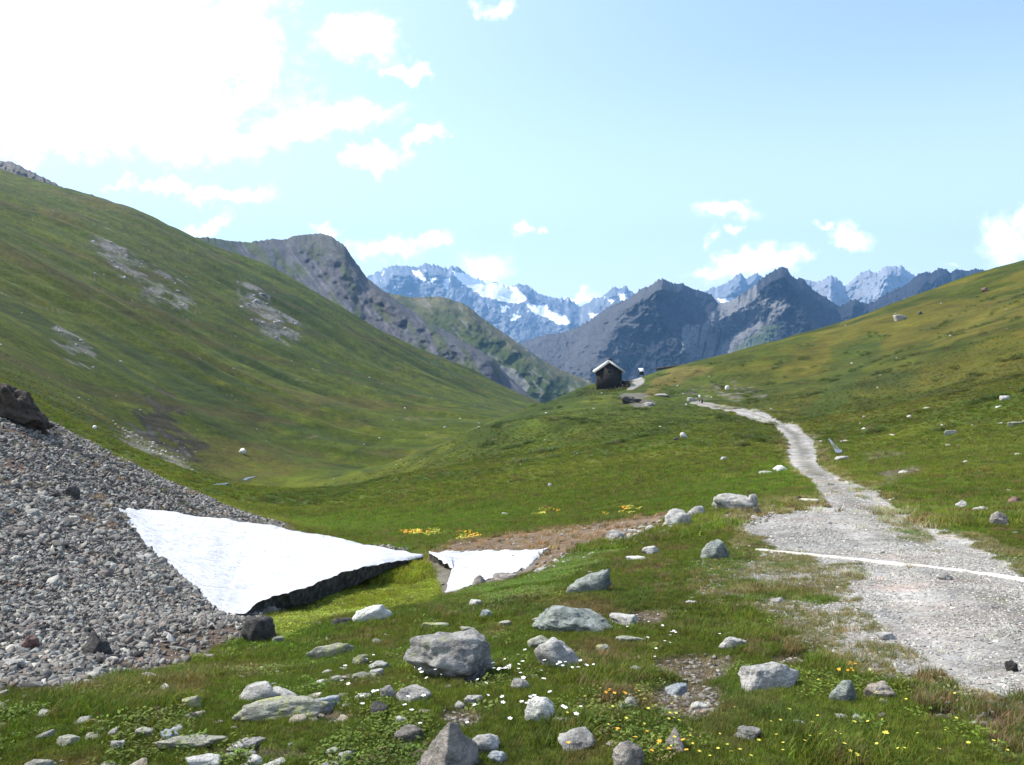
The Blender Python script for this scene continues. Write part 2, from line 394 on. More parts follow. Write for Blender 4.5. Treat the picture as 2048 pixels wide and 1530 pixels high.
def msk(poly, d0, d1, jf=1.0, big=False, soft=6, nz=.9):
    global nz_fine
    if nz_fine is None:      # break-up whose grain shrinks with distance, measured on the ground
        nz_fine = 0
        for L in (.12, .35, 1.0, 3.0, 9.0, 27.0):
            nz_fine = nz_fine + perlin2(X / L, Y / L, int(L * 10) + 7) * sstep(.006, .02, L / DD) * (1 - sstep(.12, .3, L / DD))
    a, b = (jx2, jy2) if big else (jx, jy)
    m = (inpoly(PXg + a * jf, PY + b * jf, poly) & (DD > d0) & (DD < d1)).astype(float)
    if soft == 0: return m
    bm = blur(m, soft)
    return sstep(.38, .62, bm + nz_fine * nz * np.minimum(1, 3.2 * bm * (1 - bm)) * .7) * (bm > .01)
scree = msk(SCREE, 4.5, 35)
moss = msk(MOSS, 8, 24); dirt = msk(DIRT, 14, 34)
road = np.maximum(msk(ROAD_NEAR, 3, 24, soft=7, nz=1.2), np.maximum(msk(ROAD_FAR, 16, 180, .16, soft=2, nz=.5), msk(ROAD_HUT, 185, 262, .2, soft=1, nz=.5)))
snowm = np.maximum(msk(SNOWA, 8, 24, 0, soft=0), msk(SNOWB, 12, 22, 0, soft=0))
# grass islands on the road and between the wheel tracks
isl = fbm2(X * .9, Y * .5, 4, 31)
edge_isl = msk([(1290,1120),(1560,1130),(1760,1130),(1700,1185),(1600,1240),(1720,1265),(1840,1290),(1860,1340),(1700,1330),(1400,1230)], 3, 20, .5)
midl = msk([(1640,880),(1650,880),(1660,925),(1720,965),(1800,1010),(1880,1090),(1900,1120),(1860,1115),(1800,1070),(1720,1000),(1670,950),(1640,925)], 8, 95, .4)
road_g = np.clip(edge_isl * sstep(-.25, .2, isl) + midl * sstep(-.1, .3, isl) * .8, 0, 1) * road
road_c = road * (1 - road_g)
# --- relief at every scale the distance can show
damp = 1 - 0.8 * np.maximum(road, snowm)
for k, L in enumerate([0.35, 0.8, 1.8, 4.2, 9.5, 21, 48, 105]):
    w = sstep(2.0, 6.0, DD / L) * (1 - sstep(60, 160, DD / L)) * damp
    amp = {0.35: .030, 0.8: .035, 1.8: .030}.get(L, .016) * L
    Z += amp * w * fbm2(X / L, Y / L, 2, 40 + k)
hillL = sstep(120, 200, DD) * sstep(1100, 900, PXg) 
Z += hillL * (ridge2(X / 150 + .2 * Y / 150, Y / 34, 3, 61) * 3.6) * sstep(0, 200, DD - 120)
hillR = sstep(30, 90, DD) * sstep(1350, 1600, PXg)
Z += hillR * fbm2(X / 30, Y / 30, 4, 63) * 0.9 * np.clip(DD / 100, 0, 1.4)
# hut knoll: bushy hummocks ; broken bank below the hut
Z += sstep(60, 100, DD) * (1 - sstep(230, 260, DD)) * sstep(1000, 1100, PXg) * sstep(1650, 1500, PXg) * (1 - road) * (np.abs(fbm2(X / 5, Y / 7, 3, 65)) * .8 - .2)
# peat hollows in the near turf
for (hx, hy, r, dep) in ((1385, 1345, .42, .11), (1400, 1400, .45, .06), (1575, 1320, .22, .07), (940, 1345, .2, .04)):
    pass
PY = HOR + (CZ - Z) / DD * F
def bil(A, px, D):
    px = np.atleast_1d(np.asarray(px, float)); v = np.log(np.maximum(np.atleast_1d(np.asarray(D, float)), 1.26))
    j = np.clip(np.searchsorted(colpx, px) - 1, 0, len(colpx) - 2); fj = np.clip((px - colpx[j]) / (colpx[j + 1] - colpx[j]), 0, 1)
    t = (v - rowV[0]) / (rowV[1] - rowV[0]); i = np.clip(t.astype(int), 0, len(rowV) - 2); fi = np.clip(t - i, 0, 1)
    return (A[i, j] * (1 - fi) + A[i + 1, j] * fi) * (1 - fj) + (A[i, j + 1] * (1 - fi) + A[i + 1, j + 1] * fi) * fj
def ground_z(x, y):
    y = np.maximum(np.asarray(y, float), 1.26); return bil(Z, CX + F * np.asarray(x) / y, y)
def hit(px, py, dmin=2.0):
    """distance at which the ground is met at this bearing and height, nearest first"""
    ds = np.exp(np.linspace(math.log(dmin), math.log(1380), 2400)); p = bil(PY, np.full_like(ds, px), ds)
    k = np.argmax(p <= py)
    if p[k] > py: return None
    if k == 0: return float(ds[0])
    a, b = p[k - 1], p[k]; t = (a - py) / max(a - b, 1e-6)
    return float(ds[k - 1] + (ds[k] - ds[k - 1]) * min(max(t, 0), 1))
# --- ground colour (albedo)
def C(*v): return np.array(v, float)
def lerp(a, b, t): return a + (b - a) * t[..., None]
n_a = fbm2(X / 2.3, Y / 2.3, 4, 71); n_b = fbm2(X / 14, Y / 14, 4, 72); n_c = fbm2(X / 70, Y / 70, 4, 73); n_d = fbm2(X / .5, Y / .5, 3, 74)
col = np.zeros(X.shape + (3,)) + C(.056, .077, .009)
col = lerp(col, C(.092, .098, .014), sstep(.0, .4, n_b) * .55)
col = lerp(col, C(.046, .092, .008), sstep(.0, .4, -n_a) * .55 * (1 - far * .6))
col = lerp(col, C(.034, .058, .014), sstep(.12, .5, n_a + n_c * .5) * .5)
col = lerp(col, C(.070, .082, .013), sstep(-.1, .4, n_c) * .5 * far)
# dry brown turf spots close by
col = lerp(col, C(.095, .068, .034), sstep(.08, .45, fbm2(X / .9, Y / .9, 4, 75)) * .75 * (1 - far))
col = col * (1 + .35 * np.clip(fbm2(X / 1.4, Y / 1.4, 5, 191, .6) + .6 * n_b, -.8, .8))[..., None]
# lush floor of the hollow and the bank
lush = msk([(900,1180),(1000,1200),(1100,1180),(1250,1090),(1180,1090),(1060,1150)], 8, 22)
lush = np.maximum(lush, msk([(560,1040),(1100,990),(1480,960),(1560,900),(1600,960),(1520,990),(1330,1026),(1000,1070),(850,1095),(700,1075)], 20, 75) * .8)
lush = np.maximum(lush, msk([(0,1400),(300,1370),(600,1290),(900,1190),(760,1230),(500,1300),(200,1470),(0,1500)], 3, 14) * .6)
col = lerp(col, C(.048, .108, .007), lush * sstep(-.5, .4, n_b + n_a * .5) * .6)
col = lerp(col, C(.12, .145, .014), moss * .85)
# left hill: streaks of sun-bleached and dark heath
streak = fbm2(X / 130 + Y / 600, Y / 26, 5, 81)
hl = sstep(100, 160, DD) * sstep(1120, 1060, PXg)
col = lerp(col, C(.028, .048, .015), hl * sstep(.04, .34, streak) * .7)
col = lerp(col, C(.078, .100, .011), hl * sstep(.02, .34, -streak) * .6)
col = lerp(col, C(.095, .075, .035), hl * sstep(.05, .35, fbm2(X / 60, Y / 60, 4, 83)) * sstep(560, 300, PY + PXg * .2 - 120) * .55)
gx = X / 1.0; gy = Z * 1.7 + Y * .3
g1 = fbm2(gx / 17, gy / 9, 6, 181, .62); g2 = fbm2(gx / 6, gy / 3.4, 4, 182, .6); g3 = fbm2(gx / 45, gy / 24, 5, 183, .6)
fw = sstep(45, 110, DD)
col = col * (1 + fw[..., None] * .55 * np.clip(g2 + g1 * .6, -.8, .9)[..., None])
col = lerp(col, C(.024, .040, .013), fw * sstep(.10, .30, g1 + g3 * .5) * .62)
col = lerp(col, C(.085, .066, .036), hl * sstep(.08, .34, g3) * .5)
col = lerp(col, C(.17, .15, .13), hl * sstep(.34, .5, g1 - g3 * .3) * .55)
col = col * (1 - .24 * fw)[..., None]
col = col * lerp(np.ones_like(col), C(1.16, 1.12, .62) + 0 * col, hl)
spur = msk([(480,1000),(740,962),(900,885),(1070,815),(1180,770),(1180,800),(1070,840),(950,890),(870,905),(700,990),(600,1010)], 50, 230, .5)
col = lerp(col, C(.026, .044, .009), spur * .55)
# right hill: ochre shoulder and dark fold
hr = sstep(60, 110, DD) * sstep(1380, 1480, PXg)
och = np.maximum(msk([(1850,560),(2048,520),(3000,400),(3000,800),(2048,700),(1850,690),(1700,690),(1620,740),(1560,740),(1600,690)], 90, 330, 1, True) * .7, 0)
och = och * sstep(-.3, .25, n_b + n_c)
col = lerp(col, C(.115, .10, .018), hr * och * .6)
col = lerp(col, C(.088, .088, .014), hr * sstep(0, .35, fbm2(X / 22, Y / 30, 4, 85)) * .55)
col = col * lerp(np.ones_like(col), C(.98, .90, .8) + 0 * col, hr)
fold = msk([(1670,690),(1780,650),(1760,690),(1720,740),(1700,800),(1640,850),(1600,830),(1660,760)], 80, 260, 1, True)
col = lerp(col, C(.034, .054, .010), hr * fold * .55)
bush = sstep(.16, .42, fbm2(X / 6, Y / 9, 4, 87)) * sstep(55, 90, DD) * (1 - sstep(230, 260, DD)) * sstep(900, 1000, PXg)
col = lerp(col, C(.034, .056, .014), bush * .5)
col = lerp(col, C(.13, .10, .03), msk([(1270,800),(1340,740),(1440,720),(1440,740),(1340,770),(1290,800)], 150, 270) * .6)
# rock scars
scar = np.zeros_like(X)
for poly in ([(186,465),(215,462),(260,520),(310,540),(350,575),(400,610),(350,618),(285,580),(232,545),(200,505)],
             [(455,585),(500,585),(545,608),(612,668),(600,685),(530,655),(488,615)],
             [(228,872),(262,858),(300,885),(352,905),(382,945),(330,938),(270,905)], [(105,660),(125,668),(160,690),(200,715),(180,722),(120,700)]):
    scar = np.maximum(scar, msk(poly, 95, 800, .8, True, soft=9, nz=1.5))
scar *= sstep(-.75, -.1, fbm2(X / 7, Y / 7, 4, 91))
darks = msk([(262,832),(320,806),(380,835),(410,882),(370,900),(300,880),(268,860)], 95, 300, .5, True, soft=14, nz=1.6)
col = lerp(col, C(.04, .034, .022) * (1 + 1.2 * np.clip(g2 + g1, -.8, .8))[..., None], darks * .92)
col = lerp(col, C(.15, .14, .133) * (1 + .9 * np.clip(g2 * 1.3 + g1, -.75, .8))[..., None], scar * (.30 + .5 * sstep(-.2, .15, g1)))
halo = sstep(.02, .5, blur(scar, 16)) * (1 - scar)
col = lerp(col, C(.05, .05, .03), halo * sstep(-.1, .2, g1 + g2 * .5) * .6)
rub = msk([(1370,775),(1480,765),(1560,790),(1560,812),(1450,806),(1380,798)], 150, 240) * sstep(.05, .3, fbm2(X / 3, Y / 4, 3, 92))
rub = np.maximum(rub, msk([(1235,785),(1265,778),(1300,800),(1310,815),(1270,812),(1245,800)], 120, 235))
wet = np.maximum(msk([(1730,905),(1800,905),(1810,922),(1740,925)], 40, 90), msk([(1755,945),(1850,935),(1830,955),(1765,970)], 28, 60)) * sstep(-.2, .1, n_d + n_a)
col = lerp(col, C(.12, .11, .10), np.maximum(rub, wet) * .8)
# dry verge of the road, then the road, scree, bare earth
verge = msk([(1440,1020),(1660,985),(1560,930),(1560,860),(1640,860),(1670,930),(1830,1010),(2100,1130),(2100,1180),(2300,1480),(1960,1440),(1700,1350),(1560,1270),(1500,1210),(1400,1200),(1380,1140),(1470,1090)], 3, 100, 1.3)
col = lerp(col, C(.145, .125, .065), verge * sstep(-.35, .2, n_d + n_a) * .7)
peat = np.zeros_like(X)
for (hx, hy, hw, hh) in ((1390, 1330, 90, 26), (1370, 1395, 75, 45), (1575, 1318, 45, 14), (920, 1425, 50, 20), (950, 1362, 40, 14), (640, 1428, 70, 14), (1290, 1235, 50, 18), (520, 1500, 110, 10), (2035, 1450, 60, 70), (1900, 1420, 40, 14)):
    q = ((PXg + jx * .5 - hx) / hw) ** 2 + ((PY + jy * .8 - hy) / hh) ** 2
    peat = np.maximum(peat, (1 - sstep(.6, 1.1, q)) * (DD < 9))
peat *= (1 - road)
Z -= peat * .035; PY = HOR + (CZ - Z) / DD * F
col = lerp(col, C(.115, .088, .07), peat * .8)
earth = fbm2(X / 1.6, Y / 1.6, 4, 95)
col = lerp(col, np.where((earth > .12)[..., None], C(.115, .082, .062), C(.105, .10, .092)), scree)
col = lerp(col, C(.075, .10, .03), scree * sstep(.22, .42, fbm2(X / 2.2, Y / 2.2, 4, 96)) * sstep(20, 26, DD) * .8)
col = lerp(col, C(.15, .108, .072), dirt)
col = lerp(col, C(.13, .12, .10), snowm * .8)
rc = lerp(C(.225, .212, .195) + 0 * col, C(.29, .28, .265), sstep(-.2, .3, fbm2(X / .9, Y / .9, 4, 97)))
rc = lerp(rc, C(.22, .205, .19) + 0 * col, sstep(10, 5, DD) * .35)
CL = []
for (qx, qy) in ((1388,804),(1450,817),(1520,832),(1560,851),(1590,868),(1606,900),(1612,930),(1655,965),(1705,1000),(1745,1040),(1850,1100),(2040,1225),(2300,1390)):
    q = hit(qx, qy)
    CL.append(((qx - CX) / F * q, q))
CL = np.array(CL); rd = np.full(X.shape, 99.0); near = road > .05
xs_, ys_ = X[near], Y[near]; best = np.full(xs_.shape, 99.0)
for i in range(len(CL) - 1):
    a_, c_ = CL[i], CL[i + 1]; dv = c_ - a_; tt_ = np.clip(((xs_ - a_[0]) * dv[0] + (ys_ - a_[1]) * dv[1]) / (dv @ dv), 0, 1)
    best = np.minimum(best, np.hypot(xs_ - a_[0] - tt_ * dv[0], ys_ - a_[1] - tt_ * dv[1]))
rd[near] = best + .12 * fbm2(xs_ / 2, ys_ / 2, 3, 301)
rut = np.exp(-((rd - .72) / .24) ** 2) * road_c; mid = np.exp(-(rd / .34) ** 2) * road_c
rc = rc * (1 + .16 * rut - .26 * mid - .12 * sstep(1.0, 1.6, rd) * (rd < 90))[..., None]
rc = lerp(rc, C(.13, .125, .06) + 0 * rc, mid * sstep(-.1, .35, fbm2(X / .6, Y / .6, 3, 302)) * .6)
Z -= rut * .03; PY = HOR + (CZ - Z) / DD * F
col = lerp(col, rc, road_c)
NR, NC = X.shape
terrain = link_mesh('ground', np.stack([X, Y, Z], -1).reshape(-1, 3), gridfaces(NR, NC), M_GROUND, cols=col.reshape(-1, 3))
tag(terrain, kind='structure')
# the turf goes on behind the viewer
bx = X[0]; rows = []; 
for yy in (1.25, 0.0, -3, -10, -40): rows.append(np.stack([bx * (1 + (1.25 - yy) * .6), np.full_like(bx, yy), Z[0] * 1.0 - (1.25 - yy) * .0], -1))
rv = np.concatenate(rows[::-1]); back = link_mesh('ground', rv, gridfaces(5, len(bx)), M_GROUND, cols=np.tile(C(.07, .10, .02), (len(rv), 1))); tag(back, kind='structure')

# ------------------------------------------------------------------ mountain ranges beyond
def range_mesh(name, sky_pts, base_fn, dcrest, dbase, spurs, mat, colour, step=2.0, rows=150, relief=40.0, rsc=60.0, jag=3.0, jsc=14.0, back=600.0, seed=0, smooth_fn=None):
    sp = np.array(sky_pts, float); px = np.arange(sp[0, 0], sp[-1, 0] + .1, step)
    crest = np.interp(px, sp[:, 0], sp[:, 1])
    k = np.exp(-np.linspace(-2, 2, 7) ** 2); k /= k.sum()
    crest = np.convolve(np.pad(crest, 3, 'edge'), k, 'valid')
    crest0 = crest.copy()
    crest = crest - jag * (np.abs(fbm2(px / jsc, px * 0, 4, seed + 1, .6)) * 2.2 - .55)
    t = np.linspace(0, 1, rows)[:, None]
    b = base_fn(px); Pp = px[None] + 0 * t; Pq = b[None] + (crest0 - b)[None] * t + (crest - crest0)[None] * sstep(.93, 1.0, t)
    Dc = np.interp(px, *np.array(dcrest, float).T); Db = np.interp(px, *np.array(dbase, float).T)
    D = Db[None] + (Dc - Db)[None] * t
    # spurs come towards the viewer, gullies go back
    mpp = D / F
    for (pl, wpx, amp) in spurs:
        best = np.full(Pp.shape, 1e9); pl = np.array(pl, float)
        for i in range(len(pl) - 1):
            a, c = pl[i], pl[i + 1]; dv = c - a
            s = np.clip(((Pp - a[0]) * dv[0] + (Pq - a[1]) * dv[1]) / (dv @ dv), 0, 1)
            best = np.minimum(best, np.hypot(Pp - a[0] - s * dv[0], (Pq - a[1] - s * dv[1])))
        bw = best + fbm2(Pp / 30, Pq / 30, 3, seed + 9) * wpx * .2
        D = D - amp * np.clip(1 - np.abs(bw) / wpx, 0, 1) * np.minimum(1, (1 - t) * 9 + .15)
    wx = Pp + 24 * fbm2(Pp / 60, Pq / 40, 4, seed + 3)
    rn = ridge2(wx / rsc, Pq / (rsc * 1.5), 5, seed + 4, .5) * .7 + fbm2(Pp / (rsc * .25), Pq / (rsc * .3), 4, seed + 6, .6) * .35
    sm = blur(smooth_fn(Pp, Pq), 2) if smooth_fn else 0
    rn = rn + .16 * fbm2(Pp / 3.5, Pq / 5, 3, seed + 8, .6) * (relief > 20)
    D = D - relief * rn * np.minimum(1, (1 - t) * 12) * (1 - .97 * sm)
    Xr = (Pp - CX) / F * D; Zr = CZ - (Pq - HOR) / F * D
    # far side
    bk = []
    for s in (0.12, .4, 1.0):
        Dk = D[-1] + back * s; zk = Zr[-1] - back * s * .62 - abs(relief) * .2 * s
        bk.append((((px - CX) / F * Dk), Dk, zk))
    Xa = np.vstack([Xr] + [q[0][None] for q in bk]); Ya = np.vstack([D] + [q[1][None] for q in bk]); Za = np.vstack([Zr] + [q[2][None] for q in bk])
    Cc = colour(Pp, Pq, t, D, rn); Cc = np.concatenate([Cc, np.repeat(Cc[-1:], 3, 0)], 0)
    o = link_mesh(name, np.stack([Xa, Ya, Za], -1).reshape(-1, 3), gridfaces(Xa.shape[0], Xa.shape[1]), mat, cols=Cc.reshape(-1, 3))
    return tag(o, kind='structure')

M_ROCK1 = rock_face_material('near_peak_rock', 0.03, 1.5)
M_ROCK2 = rock_face_material('twin_peak_rock', 0.008, 22.0)
M_ROCK3 = rock_face_material('far_massif_rock', 0.003, 30.0)

# rocky shoulder at the top left
def c1(P, Q, t, D, rn):
    c = np.zeros(P.shape + (3,)) + C(.15, .138, .13)
    return lerp(c, C(.075, .085, .03), sstep(.0, .4, fbm2(P / 18, Q / 10, 3, 5)) * .7 * (1 - t * .5))
range_mesh('hill', [(-420,180),(-200,262),(-60,305),(0,320),(25,322),(55,338),(85,352),(130,376),(175,386),(192,392),(206,410),(300,455)],
           lambda p: 500 + 0 * p, [(-420, 900), (300, 900)], [(-420, 790), (300, 790)], [], M_ROCK1, c1, relief=16, rsc=34, jag=5, jsc=22, back=200, seed=11, rows=90)
# grey scree peak behind the left hill
def c2(P, Q, t, D, rn):
    c = np.zeros(P.shape + (3,)) + C(.072, .071, .078)
    st = fbm2((P - Q * .75) / 9, (P + Q) / 90, 4, 15)
    c = lerp(c, C(.125, .122, .13), sstep(.05, .35, st) * .7)
    c = lerp(c, C(.06, .075, .025), sstep(.02, .3, fbm2((P - Q * .7) / 26, (P + Q) / 110, 4, 17) + .25 * sstep(560, 500, P)) * .75)
    crag = inpoly(P, Q, [(572,478),(600,462),(640,460),(690,485),(735,550),(790,590),(760,575),(700,545),(650,500),(610,490)])
    c = lerp(c, C(.075, .075, .07), crag * .85)
    crag = inpoly(P + 8 * fbm2(P / 15, Q / 15, 3, 18), Q, [(735,590),(760,575),(790,600),(812,640),(790,640),(750,610)]) | inpoly(P + 8 * fbm2(P / 15, Q / 15, 3, 19), Q, [(905,670),(935,680),(975,715),(960,715),(915,690)])
    return lerp(c, C(.07, .068, .068), crag * .8)
range_mesh('hill', [(330,470),(385,477),(400,474),(430,476),(470,482),(500,484),(545,477),(572,479),(585,471),(612,468),(642,466),(665,474),(690,491),(705,515),(735,556),(760,575),(790,597),(830,625),(880,655),(940,688),(985,715),(1010,745),(1060,790),(1120,830)],
           lambda p: np.interp(p, [330, 760, 1120], [640, 760, 860]), [(330, 1500), (640, 1650), (800, 1500), (1120, 1250)], [(330, 1250), (1120, 1130)],
           [([(660,470),(740,560),(820,640),(960,730)], 70, 70), ([(560,478),(700,620),(860,720)], 50, 20), ([(500,484),(560,560)], 30, 18), ([(750,590),(800,640)], 14, 18)],
           M_ROCK1, c2, relief=2.0, rsc=20, jag=3, jsc=16, back=500, seed=31, rows=170)
# green spur running down into the valley
def c3(P, Q, t, D, rn):
    c = np.zeros(P.shape + (3,)) + C(.046, .060, .018)
    c = lerp(c, C(.10, .088, .05), sstep(.72, .98, t) * .7)
    c = lerp(c, C(.15, .14, .13), sstep(.12, .35, fbm2((P - Q) / 12, (P + Q) / 60, 4, 25)) * .6)
    c = lerp(c, C(.028, .046, .02), sstep(.05, .3, fbm2(P / 30, Q / 20, 4, 26)) * .6)
    sc = inpoly(P, Q, [(1000,730),(1030,738),(1060,770),(1050,790),(1010,760)])
    return lerp(c, C(.16, .155, .15), sc * .7)
range_mesh('hill', [(700,600),(760,583),(800,590),(830,595),(850,593),(880,592),(905,600),(935,610),(960,632),(1000,660),(1030,680),(1060,702),(1090,722),(1120,738),(1150,750),(1185,764),(1230,790),(1300,840)],
           lambda p: np.interp(p, [700, 1300], [800, 880]), [(700, 2300), (900, 2150), (1300, 1750)], [(700, 1800), (1300, 1500)],
           [([(880,592),(960,700),(1040,790)], 60, 90), ([(960,632),(1100,760)], 40, 60)], M_ROCK1, c3, relief=12, rsc=40, jag=3, jsc=12, back=500, seed=41, rows=150)
# twin peaks; sunlit left flank and shaded right faces painted into the colour
def c4(P, Q, t, D, rn):
    jn = fbm2(P / 16, Q / 16, 4, 33) * 16
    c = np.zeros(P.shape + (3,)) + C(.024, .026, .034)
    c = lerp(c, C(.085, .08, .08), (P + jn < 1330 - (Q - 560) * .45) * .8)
    sc = inpoly(P + jn, Q + jn * .5, [(1365,655),(1420,640),(1445,600),(1505,560),(1520,585),(1525,600),(1570,600),(1580,610),(1545,640),(1500,690),(1460,740),(1350,760)])
    c = lerp(c, C(.17, .165, .165), sc * sstep(-.45, -.05, fbm2((P + Q * .2) / 8, Q / 60, 3, 34)) * .9)
    gr = inpoly(P + jn, Q, [(1480,690),(1530,650),(1560,650),(1540,690),(1450,740)])
    c = lerp(c, C(.07, .095, .04), gr * .7)
    return lerp(c, C(.10, .10, .11), sstep(.28, .45, fbm2(P / 5, Q / 40, 4, 35)) * .5)
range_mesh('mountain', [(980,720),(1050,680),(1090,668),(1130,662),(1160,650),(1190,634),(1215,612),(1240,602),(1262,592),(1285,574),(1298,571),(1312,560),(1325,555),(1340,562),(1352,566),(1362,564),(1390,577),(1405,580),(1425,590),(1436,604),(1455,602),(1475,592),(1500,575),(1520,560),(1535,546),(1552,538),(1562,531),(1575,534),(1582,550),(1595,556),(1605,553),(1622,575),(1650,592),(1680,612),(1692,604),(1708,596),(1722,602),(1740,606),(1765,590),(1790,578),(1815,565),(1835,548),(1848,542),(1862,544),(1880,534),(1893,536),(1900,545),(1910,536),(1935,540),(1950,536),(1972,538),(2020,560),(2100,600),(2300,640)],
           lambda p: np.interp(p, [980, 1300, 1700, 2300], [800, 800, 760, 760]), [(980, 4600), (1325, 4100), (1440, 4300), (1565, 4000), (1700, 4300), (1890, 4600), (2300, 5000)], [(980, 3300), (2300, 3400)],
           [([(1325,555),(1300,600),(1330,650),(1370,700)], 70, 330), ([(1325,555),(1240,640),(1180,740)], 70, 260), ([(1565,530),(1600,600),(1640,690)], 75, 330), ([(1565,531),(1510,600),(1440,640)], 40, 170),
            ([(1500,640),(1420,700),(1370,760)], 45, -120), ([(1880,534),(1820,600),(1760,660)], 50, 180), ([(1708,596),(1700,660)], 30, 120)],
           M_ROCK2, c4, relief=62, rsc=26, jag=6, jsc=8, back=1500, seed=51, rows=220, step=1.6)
# snow massif and the far teeth to its right
SNOW = [[(905,543),(939,548),(960,558),(980,566),(1018,564),(1030,574),(1050,588),(1054,601),(1040,605),(1028,608),(1008,603),(985,597),(968,594),(950,584),(932,571),(916,558)],
        [(1049,606),(1072,611),(1093,608),(1100,622),(1118,628),(1131,632),(1141,647),(1120,650),(1100,640),(1083,633),(1066,624)],
        [(822,540),(840,543),(850,556),(858,566),(842,560),(830,550)],[(858,556),(872,556),(866,568)],[(886,557),(900,556),(898,578),(888,576)],
        [(1000,612),(1018,612),(1008,626),(1002,624)],[(1024,628),(1042,632),(1030,641),(1022,640)],[(1150,592),(1190,594),(1172,608),(1155,612)],
        [(1236,588),(1252,588),(1256,598),(1242,600)],[(1215,600),(1228,602),(1222,608)],[(1178,628),(1195,628),(1184,636)],[(1434,598),(1470,594),(1462,604),(1440,606)]]
def c5(P, Q, t, D, rn):
    c = np.zeros(P.shape + (3,)) + C(.13, .14, .165)
    c = lerp(c, C(.22, .225, .245), sstep(.0, .4, fbm2(P / 9, Q / 20, 4, 43)))
    c = lerp(c, C(.27, .27, .285), (P > 1600) * .6 * np.ones_like(P))
    s = np.zeros(P.shape, bool); jn = fbm2(P / 9, Q / 9, 4, 44) * 7; jm = fbm2(P / 9, Q / 9, 4, 45) * 5
    for pl in SNOW: s |= inpoly(P + jn, Q + jm, pl)
    s = np.maximum(s * 1.0, sstep(.42, .5, fbm2((P + Q * .4) / 7, Q / 12, 4, 46)) * (P < 1300) * .9 * sstep(680, 620, Q))
    return lerp(c, C(.85, .86, .87), s)
range_mesh('mountain', [(560,600),(700,570),(735,552),(755,543),(775,534),(795,528),(815,530),(835,533),(850,524),(862,528),(880,530),(895,538),(903,530),(925,540),(945,552),(965,560),(975,568),(985,562),(1000,566),(1020,572),(1040,566),(1056,570),(1070,582),(1090,590),(1110,593),(1130,598),(1135,592),(1148,604),(1160,612),(1185,596),(1205,592),(1215,582),(1228,571),(1238,576),(1250,572),(1270,588),(1300,600),(1380,592),(1405,582),(1440,570),(1460,560),(1482,542),(1492,556),(1505,548),(1512,544),(1530,556),(1560,570),(1600,556),(1625,560),(1640,562),(1652,554),(1662,548),(1672,554),(1690,572),(1710,552),(1728,542),(1740,539),(1755,546),(1768,532),(1780,529),(1800,532),(1822,545),(1850,560),(1900,590),(1960,620)],
           lambda p: np.interp(p, [560, 1960], [740, 740]), [(560, 10500), (900, 10500), (1160, 11500), (1250, 10500), (1500, 10000), (1700, 9500), (1960, 9500)], [(560, 8300), (1960, 8300)],
           [([(850,524),(900,600),(980,690)], 70, 700), ([(795,528),(760,600)], 60, 500), ([(985,600),(1020,650),(1060,700)], 45, 500), ([(1056,570),(1140,640)], 35, 350), ([(1228,571),(1180,640)], 50, 400),
            ([(1482,542),(1450,600)], 40, 400), ([(1662,548),(1660,620)], 30, 350), ([(1780,529),(1750,620)], 50, 500), ([(940,560),(1040,610)], 30, -250)],
           M_ROCK3, c5, relief=150, rsc=30, smooth_fn=lambda P, Q: np.max([inpoly(P, Q, pl) * 1.0 for pl in SNOW], 0), jag=6, jsc=9, back=900, seed=71, rows=230, step=1.5)
# valley floor far below, out of sight from here
vf = link_mesh('terrain', [(-9000, 900, -420), (9000, 900, -420), (9000, 12500, -420), (-9000, 12500, -420)], [(0, 1, 2, 3)], M_GROUND, cols=np.tile(C(.05, .07, .03), (4, 1)), smooth=False)
tag(vf, kind='structure')

# ------------------------------------------------------------------ haze
def haze(density):
    x0, x1, y0, y1, z0, z1 = -9500, 9500, -300, 12900, -440, 1900
    v = [(x, y, z) for z in (z0, z1) for y in (y0, y1) for x in (x0, x1)]
    o = link_mesh('haze', v, [(0, 2, 3, 1), (4, 5, 7, 6), (0, 1, 5, 4), (2, 6, 7, 3), (0, 4, 6, 2), (1, 3, 7, 5)], None or bpy.data.materials.new('haze_air'), smooth=False)
    m = o.data.materials[0]; m.use_nodes = True; t = m.node_tree; t.nodes.clear()
    p = t.nodes.new('ShaderNodeVolumePrincipled'); p.inputs['Density'].default_value = density
    p.inputs['Color'].default_value = (0.25, 0.54, 1.0, 1); p.inputs['Anisotropy'].default_value = 0.2
    out = t.nodes.new('ShaderNodeOutputMaterial'); t.links.new(p.outputs[0], out.inputs['Volume'])
    tag(o, kind='stuff')
haze(6.0e-5)

# ------------------------------------------------------------------ snow
def snow_material(name, base, rough=.6):
    m, T, b = new_mat(name, rough, .3); pos = T.node('ShaderNodeNewGeometry')
    mp = T.node('ShaderNodeMapping', {'Vector': pos, 'Scale': (1, 3.0, 1), 'Rotation': (0, 0, .35)})
    n = T.noise(mp, 2.2, 5, .6); n2 = T.noise(mp, 9, 5, .7); n3 = T.noise(pos, 60, 3, .6)
    c = T.mix(T.ramp(n2, .60, .74, 0, .5), base, [v * .72 for v in base])
    c = T.mix(T.ramp(n3, .66, .72, 0, .9), c, (.16, .13, .10))
    n4 = T.noise(mp, 5.5, 8, .75); c = T.mix(T.ramp(n4, .60, .68, 0, .75), c, (.30, .27, .25))
    setin(T, b, 'Base Color', c)
    setin(T, b, 'Normal', bump(T, n, .28, .9, bump(T, n2, .07, .9)))
    return m
M_SNOW = snow_material('old_snow', (.72, .72, .735))
m_, T_, b_ = new_mat('dirty_shaded_snow_underside', .9, .1)  # dirty ice, with the shade of the undercut also painted into its colour
p_ = T_.node('ShaderNodeNewGeometry'); setin(T_, b_, 'Base Color', T_.mix(T_.ramp(T_.noise(p_, 7, 5, .7), .4, .65), (.035, .033, .03), (.10, .095, .09)))
